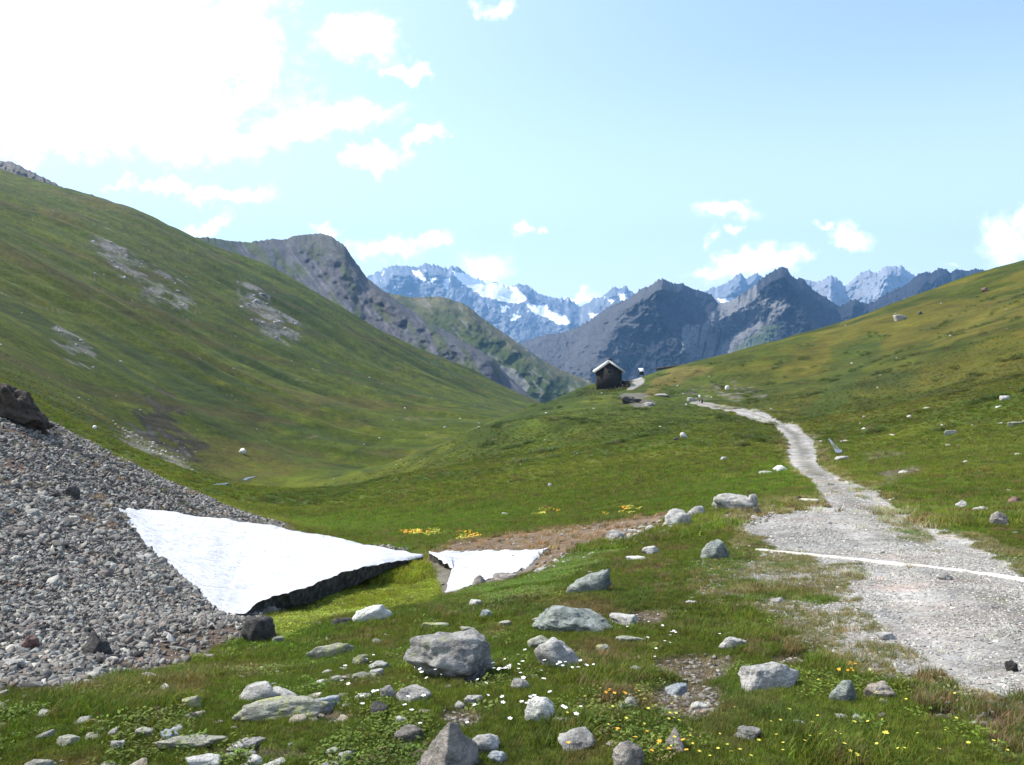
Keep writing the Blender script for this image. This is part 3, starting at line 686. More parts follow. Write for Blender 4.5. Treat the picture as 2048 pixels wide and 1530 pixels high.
setin(T_, b_, 'Normal', bump(T_, T_.noise(p_, 14, 4, .6), .05)); M_SNOWD = m_
def snow_patch(name, label, top, bot, lips, seed, ns=170, nt=70):
    """top and bot: the far and the near edge as (px, py, distance); lips: thickness of the free near edge along it"""
    top = np.array(top, float); bot = np.array(bot, float); lips = np.array(lips, float)
    def along(p, n):
        d = np.concatenate([[0], np.cumsum(np.hypot(np.diff(p[:, 0]), np.diff(p[:, 1]) * 1.5))]); q = np.linspace(0, d[-1], n)
        return np.stack([np.interp(q, d, p[:, k]) for k in range(p.shape[1])], 1)
    A = along(top, ns); B = along(np.column_stack([bot, lips]), ns)
    s = np.linspace(0, 1, ns); ends = np.minimum(1, np.minimum(s, 1 - s) * 12)
    eB = fbm2(s * 26, s * 0, 5, seed, .6) * 9 * ends; eX = fbm2(s * 20, s * 0, 4, seed + 1, .6) * 8 * ends; eA = fbm2(s * 9, s * 0, 4, seed + 2) * 7 * ends
    t = np.linspace(0, 1, nt)[:, None, None] ** 1.3; G = B[None] * (1 - t) + np.column_stack([A, B[:, 3]])[None] * t
    w0 = (1 - t[..., 0]) ** 14; w1 = t[..., 0] ** 14
    G[..., 1] += eB[None] * w0 + eA[None] * w1; G[..., 0] += eX[None] * w0
    si = np.linspace(0, ns - 1, 36).astype(int); ti = np.linspace(0, nt - 1, 18).astype(int)
    Hh = np.array([[hit(G[a, b, 0], G[a, b, 1], 6.0) or 30 for b in si] for a in ti]) - .05
    Hf = np.array([np.interp(np.arange(ns), si, r) for r in Hh]); Hf = np.array([np.interp(np.arange(nt), ti, Hf[:, b]) for b in range(ns)]).T
    D = np.minimum(G[..., 2], Hf); D = boxb(boxb(D, 3, 0), 3, 1); D = np.minimum(D, Hf); Xs = (G[..., 0] - CX) / F * D; Zs = CZ - (G[..., 1] - HOR) / F * D
    bulge = np.sin(np.pi * np.clip(t[..., 0], 0, 1)) * .05
    Zt = Zs + bulge + fbm2(Xs * 1.2, D * 2.2, 3, seed + 4) * .05 * np.minimum(1, t[..., 0] * 8)
    tt = t[..., 0]; lip = G[..., 3]
    under = lip * (0.5 + .06 * fbm2(Xs * 4, D * 4, 3, seed + 5)) + .55 * np.minimum(1, np.maximum(0, tt - .22) * 2.5) + (.02)
    under[0] = lip[0] * .55
    nr = nt; top_v = np.stack([Xs, D, Zt], -1).reshape(-1, 3); Zu = Zt - under
    Yu = D.copy(); Yu = Yu + .28 * (1 - tt) ** 4 * np.minimum(1, lip * 3)
    bot_v = np.stack([Xs, Yu, Zu], -1).reshape(-1, 3); off = len(top_v)
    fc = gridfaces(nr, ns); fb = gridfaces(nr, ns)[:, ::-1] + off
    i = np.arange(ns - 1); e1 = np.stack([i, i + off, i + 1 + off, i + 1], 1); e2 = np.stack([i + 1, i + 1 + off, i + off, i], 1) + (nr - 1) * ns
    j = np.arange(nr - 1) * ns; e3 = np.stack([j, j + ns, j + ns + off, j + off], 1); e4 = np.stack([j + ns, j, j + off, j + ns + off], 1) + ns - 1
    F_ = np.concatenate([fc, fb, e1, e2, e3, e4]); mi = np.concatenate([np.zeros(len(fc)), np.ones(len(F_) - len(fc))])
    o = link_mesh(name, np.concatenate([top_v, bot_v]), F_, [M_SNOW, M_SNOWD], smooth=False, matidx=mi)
    o.data.polygons.foreach_set('use_smooth', np.concatenate([np.ones(len(fc), bool), np.zeros(len(F_) - len(fc), bool)]))
    return tag(o, label, 'snow patch')
snow_patch('snow_patch', 'large white triangular snow patch lying at the foot of the grey scree slope',
  [(238,1020,20.2),(262,1017,21),(300,1018,21.6),(400,1030,21.4),(520,1049,21),(620,1066,20.4),(700,1080,20),(780,1096,19.2),(846,1114,18.3)],
  [(238,1024,20),(262,1052,18.6),(290,1090,16.4),(335,1130,14.6),(390,1182,12.7),(408,1208,12),(440,1229,11.2),(490,1228,11.2),(520,1206,11.8),(560,1190,12.5),(600,1180,12.9),(645,1160,13.8),(690,1144,14.6),(740,1133,15.5),(790,1124,16.8),(846,1114,18.3)],
  [0,0,0,0,0,.03,.12,.28,.42,.5,.55,.6,.62,.5,.25,.04], 5)
snow_patch('snow_patch', 'small white snow patch beside the bare brown bank, right of the big snow field',
  [(858,1106,18.6),(900,1105,19),(960,1101,19.3),(1030,1099,19.4),(1094,1100,19.2)],
  [(858,1106,18.6),(880,1118,17.3),(907,1138,16.3),(893,1168,15.3),(892,1186,14.8),(925,1178,15),(960,1166,15.4),(990,1152,16),(1020,1144,16.6),(1060,1132,17.4),(1094,1100,19.2)],
  [.03,.26,.26,.10,.06,.04,.04,.04,.04,.04,.03], 9, ns=110, nt=40)
# pieces of old snow hanging at the gap
# ------------------------------------------------------------------ stones
import bmesh
_ico = {}
def ico(level):
    if level not in _ico:
        bm = bmesh.new(); bmesh.ops.create_icosphere(bm, subdivisions=level, radius=1.0)
        _ico[level] = (np.array([v.co[:] for v in bm.verts]), np.array([[v.index for v in f.verts] for f in bm.faces])); bm.free()
    return _ico[level]
def rock_verts(seed, level=4, style='boulder', rough=1.0):
    r = np.random.default_rng(seed); v, f = ico(level); n = 16 if style != 'slab' else 12
    N = r.normal(size=(n, 3)); N /= np.linalg.norm(N, axis=1)[:, None]; d = r.uniform(.62, .98, n)
    if style == 'slab':
        N = np.vstack([N, [[0, .04, 1], [.03, 0, -1]]]); d = np.append(d, [.62, .6])
    if style == 'pyramid':
        a = r.uniform(0, 6.28) ; k = [(a + 2.1 * i + r.uniform(-.3, .3)) for i in range(3)]
        N = np.vstack([[(math.cos(q) * .86, math.sin(q) * .86, .5) for q in k], [[0, 0, -1]], N[:6] * [1, 1, .3]]); N /= np.linalg.norm(N, axis=1)[:, None]
        d = np.concatenate([[.42, .42, .46], [.5], r.uniform(.8, .98, 6)])
    if style == 'round': d = r.uniform(.85, 1.0, len(N))
    dots = v @ N.T; q = np.where(dots > .05, d[None] / np.maximum(dots, .05), 9.0)
    k = 34.0 if style != 'round' else 9.0
    rad = -np.log(np.exp(-k * np.minimum(q, 1.6)).sum(1) + math.exp(-k * 1.25)) / k
    p = v * rad[:, None]
    p = p * (1 + (.09 * perlin3(p * 1.7, seed % 97) + .055 * perlin3(p * 4.1, seed % 89) - .05 * np.abs(perlin3(p * 6, seed % 83)) + .02 * perlin3(p * 13, seed % 61))[:, None] * rough)
    if level >= 5: p = p * (1 + .014 * perlin3(p * 22, seed % 71) * rough)[:, None]
    # thin bedding steps across the stone
    st = perlin3(np.column_stack([p[:, 0] * .8, p[:, 1] * .8, p[:, 2] * 7]), seed % 79)
    p[:, :2] *= (1 + .035 * st * rough)[:, None]
    lo, hi = p.min(0), p.max(0); p = (p - (lo + hi) / 2) / (hi - lo) * 2
    return p, f
def rock(px, py, w, h, style, mat, label, deep=.75, yaw=None, tilt=0.0, seed=None, cat='rock', group=None, level=None, name=None, lean=0.0, rough=1.5):
    """a stone whose foot is met at (px, py) and that shows w by h photo pixels there"""
    seed = seed if seed is not None else int(px * 7 + py * 13)
    D = hit(px, py)
    if D is None: D = 300
    ang = (py - HOR) / F; W_ = w * D / F; Hv = h * D / F
    dep = min(W_ * deep, max(.75 * Hv / max(ang, .02), W_ * .3)); habove = max(Hv - dep * ang * .65, Hv * .38) + min(.015, .0015 * D)
    if w > 50: habove *= 1.18
    lvl = level or (5 if w > 110 else 4 if w > 22 else 3)
    p, f = rock_verts(seed, lvl, style, rough)
    rr = np.random.default_rng(seed + 1); yaw = rr.uniform(-.35, .35) if yaw is None else yaw
    tot = habove * 1.45
    p = p * [W_ / 2, dep / 2, tot / 2]
    p[:, 2] += lean * p[:, 0]
    p = p @ np.array(Matrix.Rotation(yaw, 3, 'Z')).T
    p = p @ np.array(Matrix.Rotation(tilt, 3, 'Y')).T
    y = D + dep * .42; x = (px - CX) / F * D
    z = float(ground_z(x, y)[0]) * .5 + .5 * (CZ - (py - HOR) / F * D)
    o = link_mesh(name or cat.replace(' ', '_'), p, f, ST[mat] if isinstance(mat, str) else mat)
    o.location = (x, y, z + habove - tot / 2)
    if label: tag(o, label, cat, group)
    return o
R_ = rock
R_(893,1362,176,104,'boulder','grey','big rounded grey boulder in the grass with a dark hollow beneath its front',.8,yaw=.1,seed=126)
R_(822,1335,36,42,'round','green','small greenish stone leaning on the left side of the big rounded boulder',1)
R_(962,1362,52,66,'boulder','grey','rough grey lump of rock at the right foot of the big rounded boulder',1)
R_(1150,1268,168,66,'boulder','green','long greenish grey boulder with a rounded top and a dark right end',.8,yaw=-.1,seed=8,lean=.0,)
R_(1080,1296,50,26,'boulder','olive','low stone wedged between the long greenish boulder and the pale stone before it')
R_(1115,1340,92,68,'boulder','pale','pale grey blocky stone just below the long greenish boulder',.8,seed=31)
R_(1148,1328,36,12,'slab','white','flat white stone touching the right foot of the pale blocky stone')
R_(1248,1252,60,20,'slab','pale','low pale stone at the right end of the long greenish boulder')
R_(1183,1186,104,34,'slab','green','dark green stone slab tilted up to the right, with a sunlit upper edge',.5,tilt=-.45,seed=77)
R_(1432,1118,60,38,'boulder','green','grey green angular stone standing in tall grass beside the road verge',.9,seed=15)
R_(893,1566,150,122,'pyramid','brown','sharp pointed triangular grey brown rock at the bottom edge of the meadow',.9,seed=44)
R_(968,1508,66,40,'round','pale','pale rounded stone half hidden behind the sharp triangular rock')
R_(995,1528,44,28,'boulder','blue','bluish white stone right beside the sharp triangular rock')
R_(1080,1446,66,48,'boulder','white','bright white quartz stone tilted in the grass',.55,tilt=-.45,seed=5)
R_(1136,1455,66,20,'slab','olive','flat olive grey stone directly below the white quartz stone')
R_(1155,1502,76,42,'boulder','grey','bluish grey stone with a stepped top low in the meadow',.8,seed=9)
R_(1258,1545,66,60,'round','brown','rounded grey brown stone cut off by the bottom of the view',.8)
R_(1352,1504,64,54,'pyramid','brown','brown pointed stone sitting below the bare earth hollow',.9,seed=33)
R_(1500,1480,58,26,'slab','grey','grey stone with a flat top among the yellow flowers',.8)
R_(1549,1382,130,52,'slab','pale','broad pale layered slab lying alone in the grass',.5,seed=14,lean=.08)
R_(1692,1406,54,46,'boulder','green','greenish grey three sided stone between the broad slab and the cream stone',.8,seed=21)
R_(1768,1400,68,36,'boulder','cream','cream coloured crumbling stone near the road edge',.7,seed=2)
R_(1357,1392,50,26,'slab','blue','blue grey flat stone on the bare earth hollow',.8)
R_(1402,1422,38,22,'boulder','white','small white broken stone at the lower end of the bare earth hollow')
R_(1259,1420,42,28,'round','olive','small olive stone just under the orange flowers')
R_(1470,1298,56,20,'slab','pale','thin whitish flat stone tilted down to the right in the mid meadow',.5,tilt=.2)
R_(1272,1352,28,20,'round','pale','little pale rounded stone left of the bare earth hollow')
R_(1207,1304,30,16,'round','olive','small yellowish stone right of the pale blocky stone')
R_(1262,1286,60,12,'slab','olive','long thin half buried stone strip above the peat hollow')
R_(1041,1380,40,26,'round','grey','small grey stone between the two groups of white flowers')
R_(946,1410,38,22,'boulder','pale','small pale stone below the big rounded boulder')
R_(828,1404,76,30,'slab','grey','light grey low stone left below the big rounded boulder',.7)
R_(776,1400,38,30,'slab','grey','narrow grey stone standing aslant beside the low light grey stone',.5,tilt=-.5)
R_(755,1436,40,34,'boulder','dark','dark cracked stone with a pale edge in the left meadow')
R_(800,1448,34,14,'slab','pale','tiny pale slab under the dark cracked stone')
R_(816,1486,62,34,'round','brown','smooth purple grey cobble in the lower left meadow',.7)
R_(663,1514,28,18,'round','olive','small round olive cobble near the bottom edge')
R_(757,1340,46,20,'slab','pale','whitish stone lowest of the three left of the big boulder')
R_(720,1332,44,26,'boulder','olive','yellowish stone tilted up, left of the big rounded boulder',.6,tilt=-.3)
R_(719,1360,38,16,'slab','olive','green tinted flat stone in the left meadow')
R_(752,1356,30,18,'slab','pale','small light stone right next to the green tinted flat stone')
R_(672,1366,32,14,'slab','grey','thin pointed stone aslant in the left meadow',.5,tilt=-.3)
R_(640,1370,22,11,'round','white','small white stone left of the thin pointed stone')
R_(662,1316,104,26,'slab','olive','long low ridge of grey stone rising through the grass below the snow',.3,seed=61,tilt=-.12)
R_(742,1244,84,28,'slab','white','long pale stone bar at the foot of the mossy hollow',.4,tilt=-.2,seed=63)
R_(681,1254,40,20,'boulder','dark','dark stone at the left end of the long pale stone bar')
R_(508,1404,104,36,'slab','pale','layered grey slab rising to the right, upper one of the slab group',.5,tilt=-.22,seed=70)
R_(560,1404,62,30,'boulder','pale','broken whitish rock between the upper and the lower slab')
R_(555,1440,196,46,'slab','olive','largest slab of the meadow, long and lichen green',.4,seed=72,lean=.12)
R_(656,1428,58,30,'slab','blue','blue grey stone at the right end of the largest slab',.7)
R_(372,1500,150,26,'slab','olive','long flat greenish slab near the bottom left',.35,seed=80)
R_(488,1510,80,24,'slab','pale','pale flat slab joining the right end of the long bottom left slab',.6)
R_(333,1482,44,22,'slab','blue','bluish stone on the left end of the long bottom left slab')
R_(400,1542,76,30,'slab','pale','whitish slab cut by the bottom edge of the view',.7)
R_(74,1545,68,24,'slab','orange','stone covered with yellow orange lichen in the bottom left corner',.7)
R_(130,1492,48,20,'slab','olive','flat lichen grown stone in the far left meadow')
R_(230,1500,30,18,'slab','pale','little pale stone on the left between two lichen slabs')
R_(285,1475,40,18,'slab','olive','low olive stone above the long bottom left slab')
R_(380,1418,44,24,'slab','olive','arched olive stone aslant in the left meadow',.5,tilt=-.35)
R_(377,1440,32,14,'boulder','dark','small dark stone below the arched olive stone')
R_(293,1366,46,24,'boulder','cream','pale cream stone at the lower edge of the scree')
R_(20,1340,44,22,'slab','pale','pale flat stone at the left margin just below the scree')
R_(52,1302,40,34,'boulder','red','dark reddish stone in the lower scree')
R_(182,1316,62,52,'boulder','dark','big dark grey block in the lower scree',.9)
R_(512,1284,72,50,'slab','dark','black block with a sunlit top at the near corner of the snow',.9,seed=91)
R_(556,1286,26,12,'slab','grey','small flat stone at the foot of the black block')
R_(142,1000,34,30,'boulder','dark','dark rock high on the scree left of the snow')
R_(1775,1280,40,16,'slab','pale','flat stone on the gravel strip beside the road')
R_(1560,1207,34,12,'slab','pale','pale rounded flat stone on the gravel strip at the meadow edge')
R_(1893,1160,32,16,'boulder','grey','grey stone just below the white timber on the road',.8)
R_(2028,1344,26,24,'boulder','dark','dark stone on the road at the right margin')
R_(1386,1210,26,8,'slab','pale','small pale sliver of stone between the green stone and the road')
R_(1472,1020,88,30,'boulder','grey','largest block of the stone row bordering the road bank',.5,seed=101)
R_(1508,1018,18,30,'slab','grey','upright slab at the right end of the road bank stone row',.9)
R_(1396,1034,40,24,'round','grey','rounded block second from the right in the bank stone row')
R_(1358,1054,62,32,'boulder','pale','pale block in the middle of the bank stone row',.6)
R_(1303,1062,26,12,'round','pale','small stone in the gap of the bank stone row')
R_(1232,1078,40,20,'boulder','grey','grey boulder on the edge of the bare brown bank')
R_(1516,1032,18,18,'boulder','dark','dark stone below the upright slab')
R_(1302,1110,34,18,'boulder','pale','pale scuffed stone left of the grey green angular stone')
R_(1275,1122,44,10,'slab','white','white stone flush with the grass under the bank')
R_(958,1172,30,22,'boulder','brown','brown stone on the lower edge of the small snow patch')
R_(1010,1160,50,14,'slab','brown','flat brown stone along the lower edge of the small snow patch')
R_(974,1236,30,16,'slab','blue','small bluish stone in bright grass above the big boulder')
R_(870,1256,60,10,'slab','olive','narrow stone strips in the grass above the big boulder')
R_(936,1266,32,14,'boulder','olive','yellowish stone just behind the big rounded boulder')
R_(1012,1252,30,10,'slab','olive','low olive stone between the boulder and the long greenish boulder')
R_(950,1212,26,12,'slab','pale','small pale stone below the small snow patch')
R_(1072,1244,20,7,'slab','grey','tiny grey stone above the left end of the long boulder')
R_(1562,944,30,14,'round','white','white boulder on the left edge of the road bend',.8)
R_(1535,950,38,8,'slab','pale','flat stone beside the white boulder at the road bend')
R_(1370,876,18,12,'boulder','pale','pale boulder alone on the green knoll')
R_(1353,880,12,6,'boulder','dark','dark little stone left of the pale boulder on the knoll')
R_(1448,920,16,7,'slab','pale','pale stone on the lower knoll grass')
R_(1101,974,11,8,'round','grey','grey stone low on the knoll above the yellow flowers')
R_(1010,1032,14,7,'slab','grey','grey stone in the green hollow above the brown bank')
R_(1901,870,30,10,'slab','pale','pale oblong block lying on the right slope',.4)
R_(1689,922,36,11,'slab','grey','flat grey slab next to the little brook')
R_(1927,1020,30,20,'boulder','pale','pale boulder on the grass right of the road')
R_(2004,1050,40,28,'round','brown','brown rounded boulder by the right margin')
R_(2036,1010,28,18,'round','red','reddish boulder above the brown rounded one')
R_(1968,1024,34,12,'round','grey','grey stone left of the brown rounded boulder')
R_(2014,799,22,8,'slab','pale','pale slab in the middle of the right slope')
R_(1803,640,28,10,'slab','grey','grey outcrop high on the right slope')
R_(1974,582,14,7,'boulder','red','dark reddish stone near the crest of the right hill')
R_(1843,628,12,6,'boulder','dark','dark stone right of the grey outcrop on the right slope')
R_(1812,948,24,7,'slab','pale','pale slab on the wet ground of the right slope')
R_(2035,852,34,9,'slab','olive','flat stone at the right margin on the slope')
R_(1455,779,9,8,'round','white','white boulder on the shrubby slope above the track')
R_(484,908,15,12,'boulder','white','single white block on the valley floor below the left hill')
R_(188,857,9,7,'round','white','small white block beside the dark scar on the left slope')
R_(1765,1108,10,5,'slab','pale','small pale stone behind the white timber on the road')
R_(1660,1048,12,6,'slab','pale','pale flat chip in the middle of the road')
# dark crag above the scree, and rock steps below the hut
R_(-8,836,170,66,'boulder','crag','dark brown crag sticking out above the top of the scree',.6,seed=203,name='crag',lean=-.42,rough=4.5,level=5)
R_(1262,806,46,14,'boulder','dark','dark rock step in the knoll below the hut',.6,seed=205,name='outcrop',rough=3.2,level=5)
R_(1300,812,34,8,'boulder','grey','low grey rubble outcrop right of the dark rock step',.6,seed=207,name='outcrop',rough=3.2,level=5)
R_(1382,803,18,9,'boulder','grey','grey rock corner where the track first comes into view',.6,seed=209,name='outcrop',rough=3,level=5)
R_(1325,793,34,6,'boulder','grey','low grey ledge between the hut road and the track',.6,seed=211,name='outcrop')

# many small loose things share a few meshes
def proto_meshes(n, style, mats, level=2, flat=.5, seed0=300):
    out = []
    for i in range(n):
        p, f = rock_verts(seed0 + i, level, style, 1.2); p = p * [.5, .5 * (0.6 + .35 * ((i * 7) % 5) / 4), .5 * flat * (0.7 + .6 * ((i * 3) % 4) / 3)]
        me_o = link_mesh('loose_stone', p, f, mats[i % len(mats)]); out.append(me_o)
    return out
def take_meshes(objs):
    ms = [o.data for o in objs]
    for o in objs: bpy.data.objects.remove(o)
    return ms
def sample_in(mask, n, dmin, dmax, pmin=-60, pmax=2110, power=1.0, rng=RNG):
    """points on the ground inside mask, evenly spread over area for power 1"""
    out_px = []; out_D = []; got = 0
    while got < n:
        px = rng.uniform(pmin, pmax, n * 2); u = rng.uniform(0, 1, n * 2)
        if power == 1.0: D = np.sqrt(dmin ** 2 + u * (dmax ** 2 - dmin ** 2))
        else: D = np.exp(math.log(dmin) + u * math.log(dmax / dmin))
        k = rng.uniform(0, 1, n * 2) < bil(mask, px, D)
        out_px.append(px[k]); out_D.append(D[k]); got += k.sum()
        if k.sum() < n * .002: break
    px = np.concatenate(out_px)[:n]; D = np.concatenate(out_D)[:n]
    x = (px - CX) / F * D; return x, D, bil(Z, px, D), px
def place_copies(meshes, name, label, cat, group, x, y, z, size, sink=.12, rng=RNG, tiltmax=.5, zs=None):
    first = None
    for i in range(len(x)):
        o = bpy.data.objects.new(name, meshes[i % len(meshes)]); COL.objects.link(o)
        s = float(size[i]); o.location = (float(x[i]), float(y[i]), float(z[i]) + s * sink)
        o.rotation_euler = (rng.uniform(-tiltmax, tiltmax), rng.uniform(-tiltmax, tiltmax), rng.uniform(0, 6.28)); o.scale = (s, s, s * (zs or 1))
        tag(o, label, cat, group)
def shard(seed, lv=2):
    r = np.random.default_rng(seed); n = 13 if lv > 2 else 9
    P = r.normal(size=(n, 3)); P /= np.linalg.norm(P, axis=1)[:, None]; P *= r.uniform(.75, 1.0, (n, 1))
    bm = bmesh.new(); vs = [bm.verts.new(p) for p in P]; g = bmesh.ops.convex_hull(bm, input=vs)
    bmesh.ops.delete(bm, geom=[q for q in g['geom_interior'] if isinstance(q, bmesh.types.BMVert)], context='VERTS')
    bmesh.ops.bevel(bm, geom=list(bm.edges), offset=.05, segments=1, affect='EDGES'); bmesh.ops.triangulate(bm, faces=list(bm.faces)); bmesh.ops.recalc_face_normals(bm, faces=list(bm.faces))
    p = np.array([v.co[:] for v in bm.verts]); bm.verts.index_update(); f = np.array([[v.index for v in q.verts] for q in bm.faces]); bm.free()
    lo, hi = p.min(0), p.max(0); return (p - (lo + hi) / 2) / (hi - lo) * 2, f
def shard_protos(n, seed0, mat, flat):
    out = []
    for i in range(n):
        p, f = shard(seed0 + i, 3); out.append(link_mesh('loose_stone', p * [.5, .5 * (.5 + .1 * (i % 5)), .5 * flat * (.45 + .18 * (i % 4))], f, mat, smooth=False))
    return out
SCR = take_meshes(shard_protos(12, 300, M_SCREE, .66))
SLB = take_meshes(proto_meshes(10, 'slab', [ST['pale'], ST['grey'], ST['olive'], ST['pale'], ST['cream']], 3, .32, 330))
scree_in = scree * (1 - snowm)
x, y, z, px = sample_in(scree_in * (PXg < 560), 300, 5.5, 16, power=0)
place_copies(SCR, 'scree_stone', 'broken angular grey stone lying loose on the scree slope beside the snow', 'stone', 'larger stones of the scree slope', x, y, z, (.06 + .12 * RNG.uniform(0, 1, 300) ** 2) * np.clip(y / 9, .75, 1.8), .12)
turf = (1 - scree) * (1 - road) * (1 - snowm) * (1 - dirt)
x, y, z, px = sample_in(turf * (PXg < 760), 170, 3.4, 12, pmin=-40, pmax=760, power=0)
place_copies(SLB, 'meadow_stone', 'small pale flat stone half sunk in the grass of the lower left meadow', 'stone', 'small pale stones of the left meadow', x, y, z, .03 + .09 * RNG.uniform(0, 1, 170) ** 2, -.0, tiltmax=.25)
x, y, z, px = sample_in(turf * (PXg > 760), 90, 3.5, 12, pmin=760, pmax=1900, power=0)
place_copies(SLB, 'meadow_stone', 'small pale stone half sunk in the grass of the meadow left of the road', 'stone', 'small pale stones of the middle meadow', x, y, z, .025 + .06 * RNG.uniform(0, 1, 90) ** 2, .0, tiltmax=.25)
bankm = msk([(1050,1150),(1130,1100),(1240,1072),(1340,1040),(1540,1010),(1560,1040),(1380,1060),(1250,1095),(1140,1125),(1080,1160)], 12, 27) 
x, y, z, px = sample_in(bankm, 110, 14, 25, pmin=1030, pmax=1560)
place_copies(SLB, 'bank_stone', 'pale broken stone lying along the edge of the brown bank', 'stone', 'stones along the brown bank', x, y, z, .06 + .2 * RNG.uniform(0, 1, 110) ** 2, .04, tiltmax=.3)
x, y, z, px = sample_in(turf * (PXg > 1560) * (DD > 14), 60, 14, 90, pmin=1640, pmax=2100, power=0)
place_copies(SLB, 'slope_stone', 'pale flat stone in the grass of the slope right of the road', 'stone', 'stones dotted over the right slope', x, y, z, RNG.uniform(.005, .012, 60) * y, 0.0, tiltmax=.25)
x, y, z, px = sample_in(((DD > 110) & (PXg < 1000)).astype(float) * (1 + 0 * DD), 80, 120, 600, pmin=-20, pmax=980, power=0)
WHT = take_meshes(proto_meshes(5, 'boulder', [ST['pale'], ST['grey'], ST['grey']], 2, .7, 360))
place_copies(WHT, 'boulder', 'tiny pale boulder dotted on the big green hillside left of the valley', 'boulder', 'boulders dotted over the left hillside', x, y, z, (.0014 + .003 * RNG.uniform(0, 1, 80) ** 2) * y, .05)
x, y, z, px = sample_in(((DD > 60) & (PXg > 1000) & (road < .1)).astype(float) * (1 + 0 * DD), 60, 60, 270, pmin=1000, pmax=2080, power=0)
place_copies(WHT, 'boulder', 'small pale boulder on the grassy knoll and slopes around the hut', 'boulder', 'boulders dotted round the hut knoll', x, y, z, RNG.uniform(.0016, .0038, 60) * y, .05)
x, y, z, px = sample_in(scar * (DD > 95), 200, 100, 780, pmin=60, pmax=700, power=0)
place_copies(WHT, 'scar_boulder', 'grey block in the stony scars of the left hillside', 'boulder', 'blocks in the stony scars', x, y, z, (.0016 + .0042 * RNG.uniform(0, 1, 200) ** 2) * y, .05)

# ------------------------------------------------------------------ scatter of what nobody could count
def proto_collection(name, objs):
    c = bpy.data.collections.new(name)
    for o in objs:
        for k in list(o.users_collection): k.objects.unlink(o)
        c.objects.link(o)
    return c
def scatter(name, coll, nproto, x, y, z, scale, rng=RNG, tint=None, tilt=.25, label=None, cat=None, zscale=None):
    n = len(x); me = bpy.data.meshes.new(name); me.vertices.add(n); me.vertices.foreach_set('co', np.stack([x, y, z], 1).astype(np.float32).ravel())
    def at(nm, ty, arr, key='value'):
        a = me.attributes.new(nm, ty, 'POINT'); a.data.foreach_set(key, arr.ravel())
    at('rot', 'FLOAT_VECTOR', np.stack([rng.uniform(-tilt, tilt, n), rng.uniform(-tilt, tilt, n), rng.uniform(0, 6.283, n)], 1).astype(np.float32), 'vector')
    sz = np.stack([scale, scale, scale * (1 if zscale is None else zscale)], 1).astype(np.float32); at('scl', 'FLOAT_VECTOR', sz, 'vector')
    at('pick', 'INT', rng.integers(0, nproto, n).astype(np.int32))
    if tint is not None:
        c = np.ones((n, 4), np.float32); c[:, :3] = tint; at('tint', 'FLOAT_COLOR', c, 'color')
    o = bpy.data.objects.new(name, me); COL.objects.link(o)
    g = bpy.data.node_groups.new(name + '_scatter', 'GeometryNodeTree')
    g.interface.new_socket('Geometry', in_out='INPUT', socket_type='NodeSocketGeometry'); g.interface.new_socket('Geometry', in_out='OUTPUT', socket_type='NodeSocketGeometry')
    gi = g.nodes.new('NodeGroupInput'); go = g.nodes.new('NodeGroupOutput'); ip = g.nodes.new('GeometryNodeInstanceOnPoints'); ci = g.nodes.new('GeometryNodeCollectionInfo')
    ci.inputs['Collection'].default_value = coll; ci.inputs['Separate Children'].default_value = True; ci.inputs['Reset Children'].default_value = True
    def named(nm, ty):
        q = g.nodes.new('GeometryNodeInputNamedAttribute'); q.data_type = ty; q.inputs['Name'].default_value = nm
        return q.outputs['Attribute']
    g.links.new(gi.outputs[0], ip.inputs['Points']); g.links.new(ci.outputs[0], ip.inputs['Instance']); ip.inputs['Pick Instance'].default_value = True
    g.links.new(named('pick', 'INT'), ip.inputs['Instance Index']); g.links.new(named('scl', 'FLOAT_VECTOR'), ip.inputs['Scale'])
    e2r = g.nodes.new('FunctionNodeEulerToRotation'); g.links.new(named('rot', 'FLOAT_VECTOR'), e2r.inputs[0]); g.links.new(e2r.outputs[0], ip.inputs['Rotation'])
    g.links.new(ip.outputs[0], go.inputs[0])
    md = o.modifiers.new('scatter', 'NODES'); md.node_group = g
    return tag(o, label, cat, kind='stuff')
def blade_material(name, trans=.35):
    m, T, b = new_mat(name, .75, .25)
    c = T.node('ShaderNodeAttribute', attribute_name='tint', attribute_type='INSTANCER')
    h = T.node('ShaderNodeAttribute', attribute_name='gcol')
    col_ = T.mix(1.0, c, h, 'MULTIPLY')
    setin(T, b, 'Base Color', col_)
    tr = T.node('ShaderNodeBsdfTranslucent', {'Color': T.mix(1.0, col_, (1.2, 1.25, .6), 'MULTIPLY')})
    mx = T.node('ShaderNodeMixShader', {0: trans, 1: b.outputs[0], 2: tr}); out = [q for q in T.t.nodes if q.type == 'OUTPUT_MATERIAL'][0]
    T.t.links.new(mx, out.inputs[0]); return m
M_BLADE = blade_material('grass_blades'); M_LEAF = blade_material('leaves', .3)
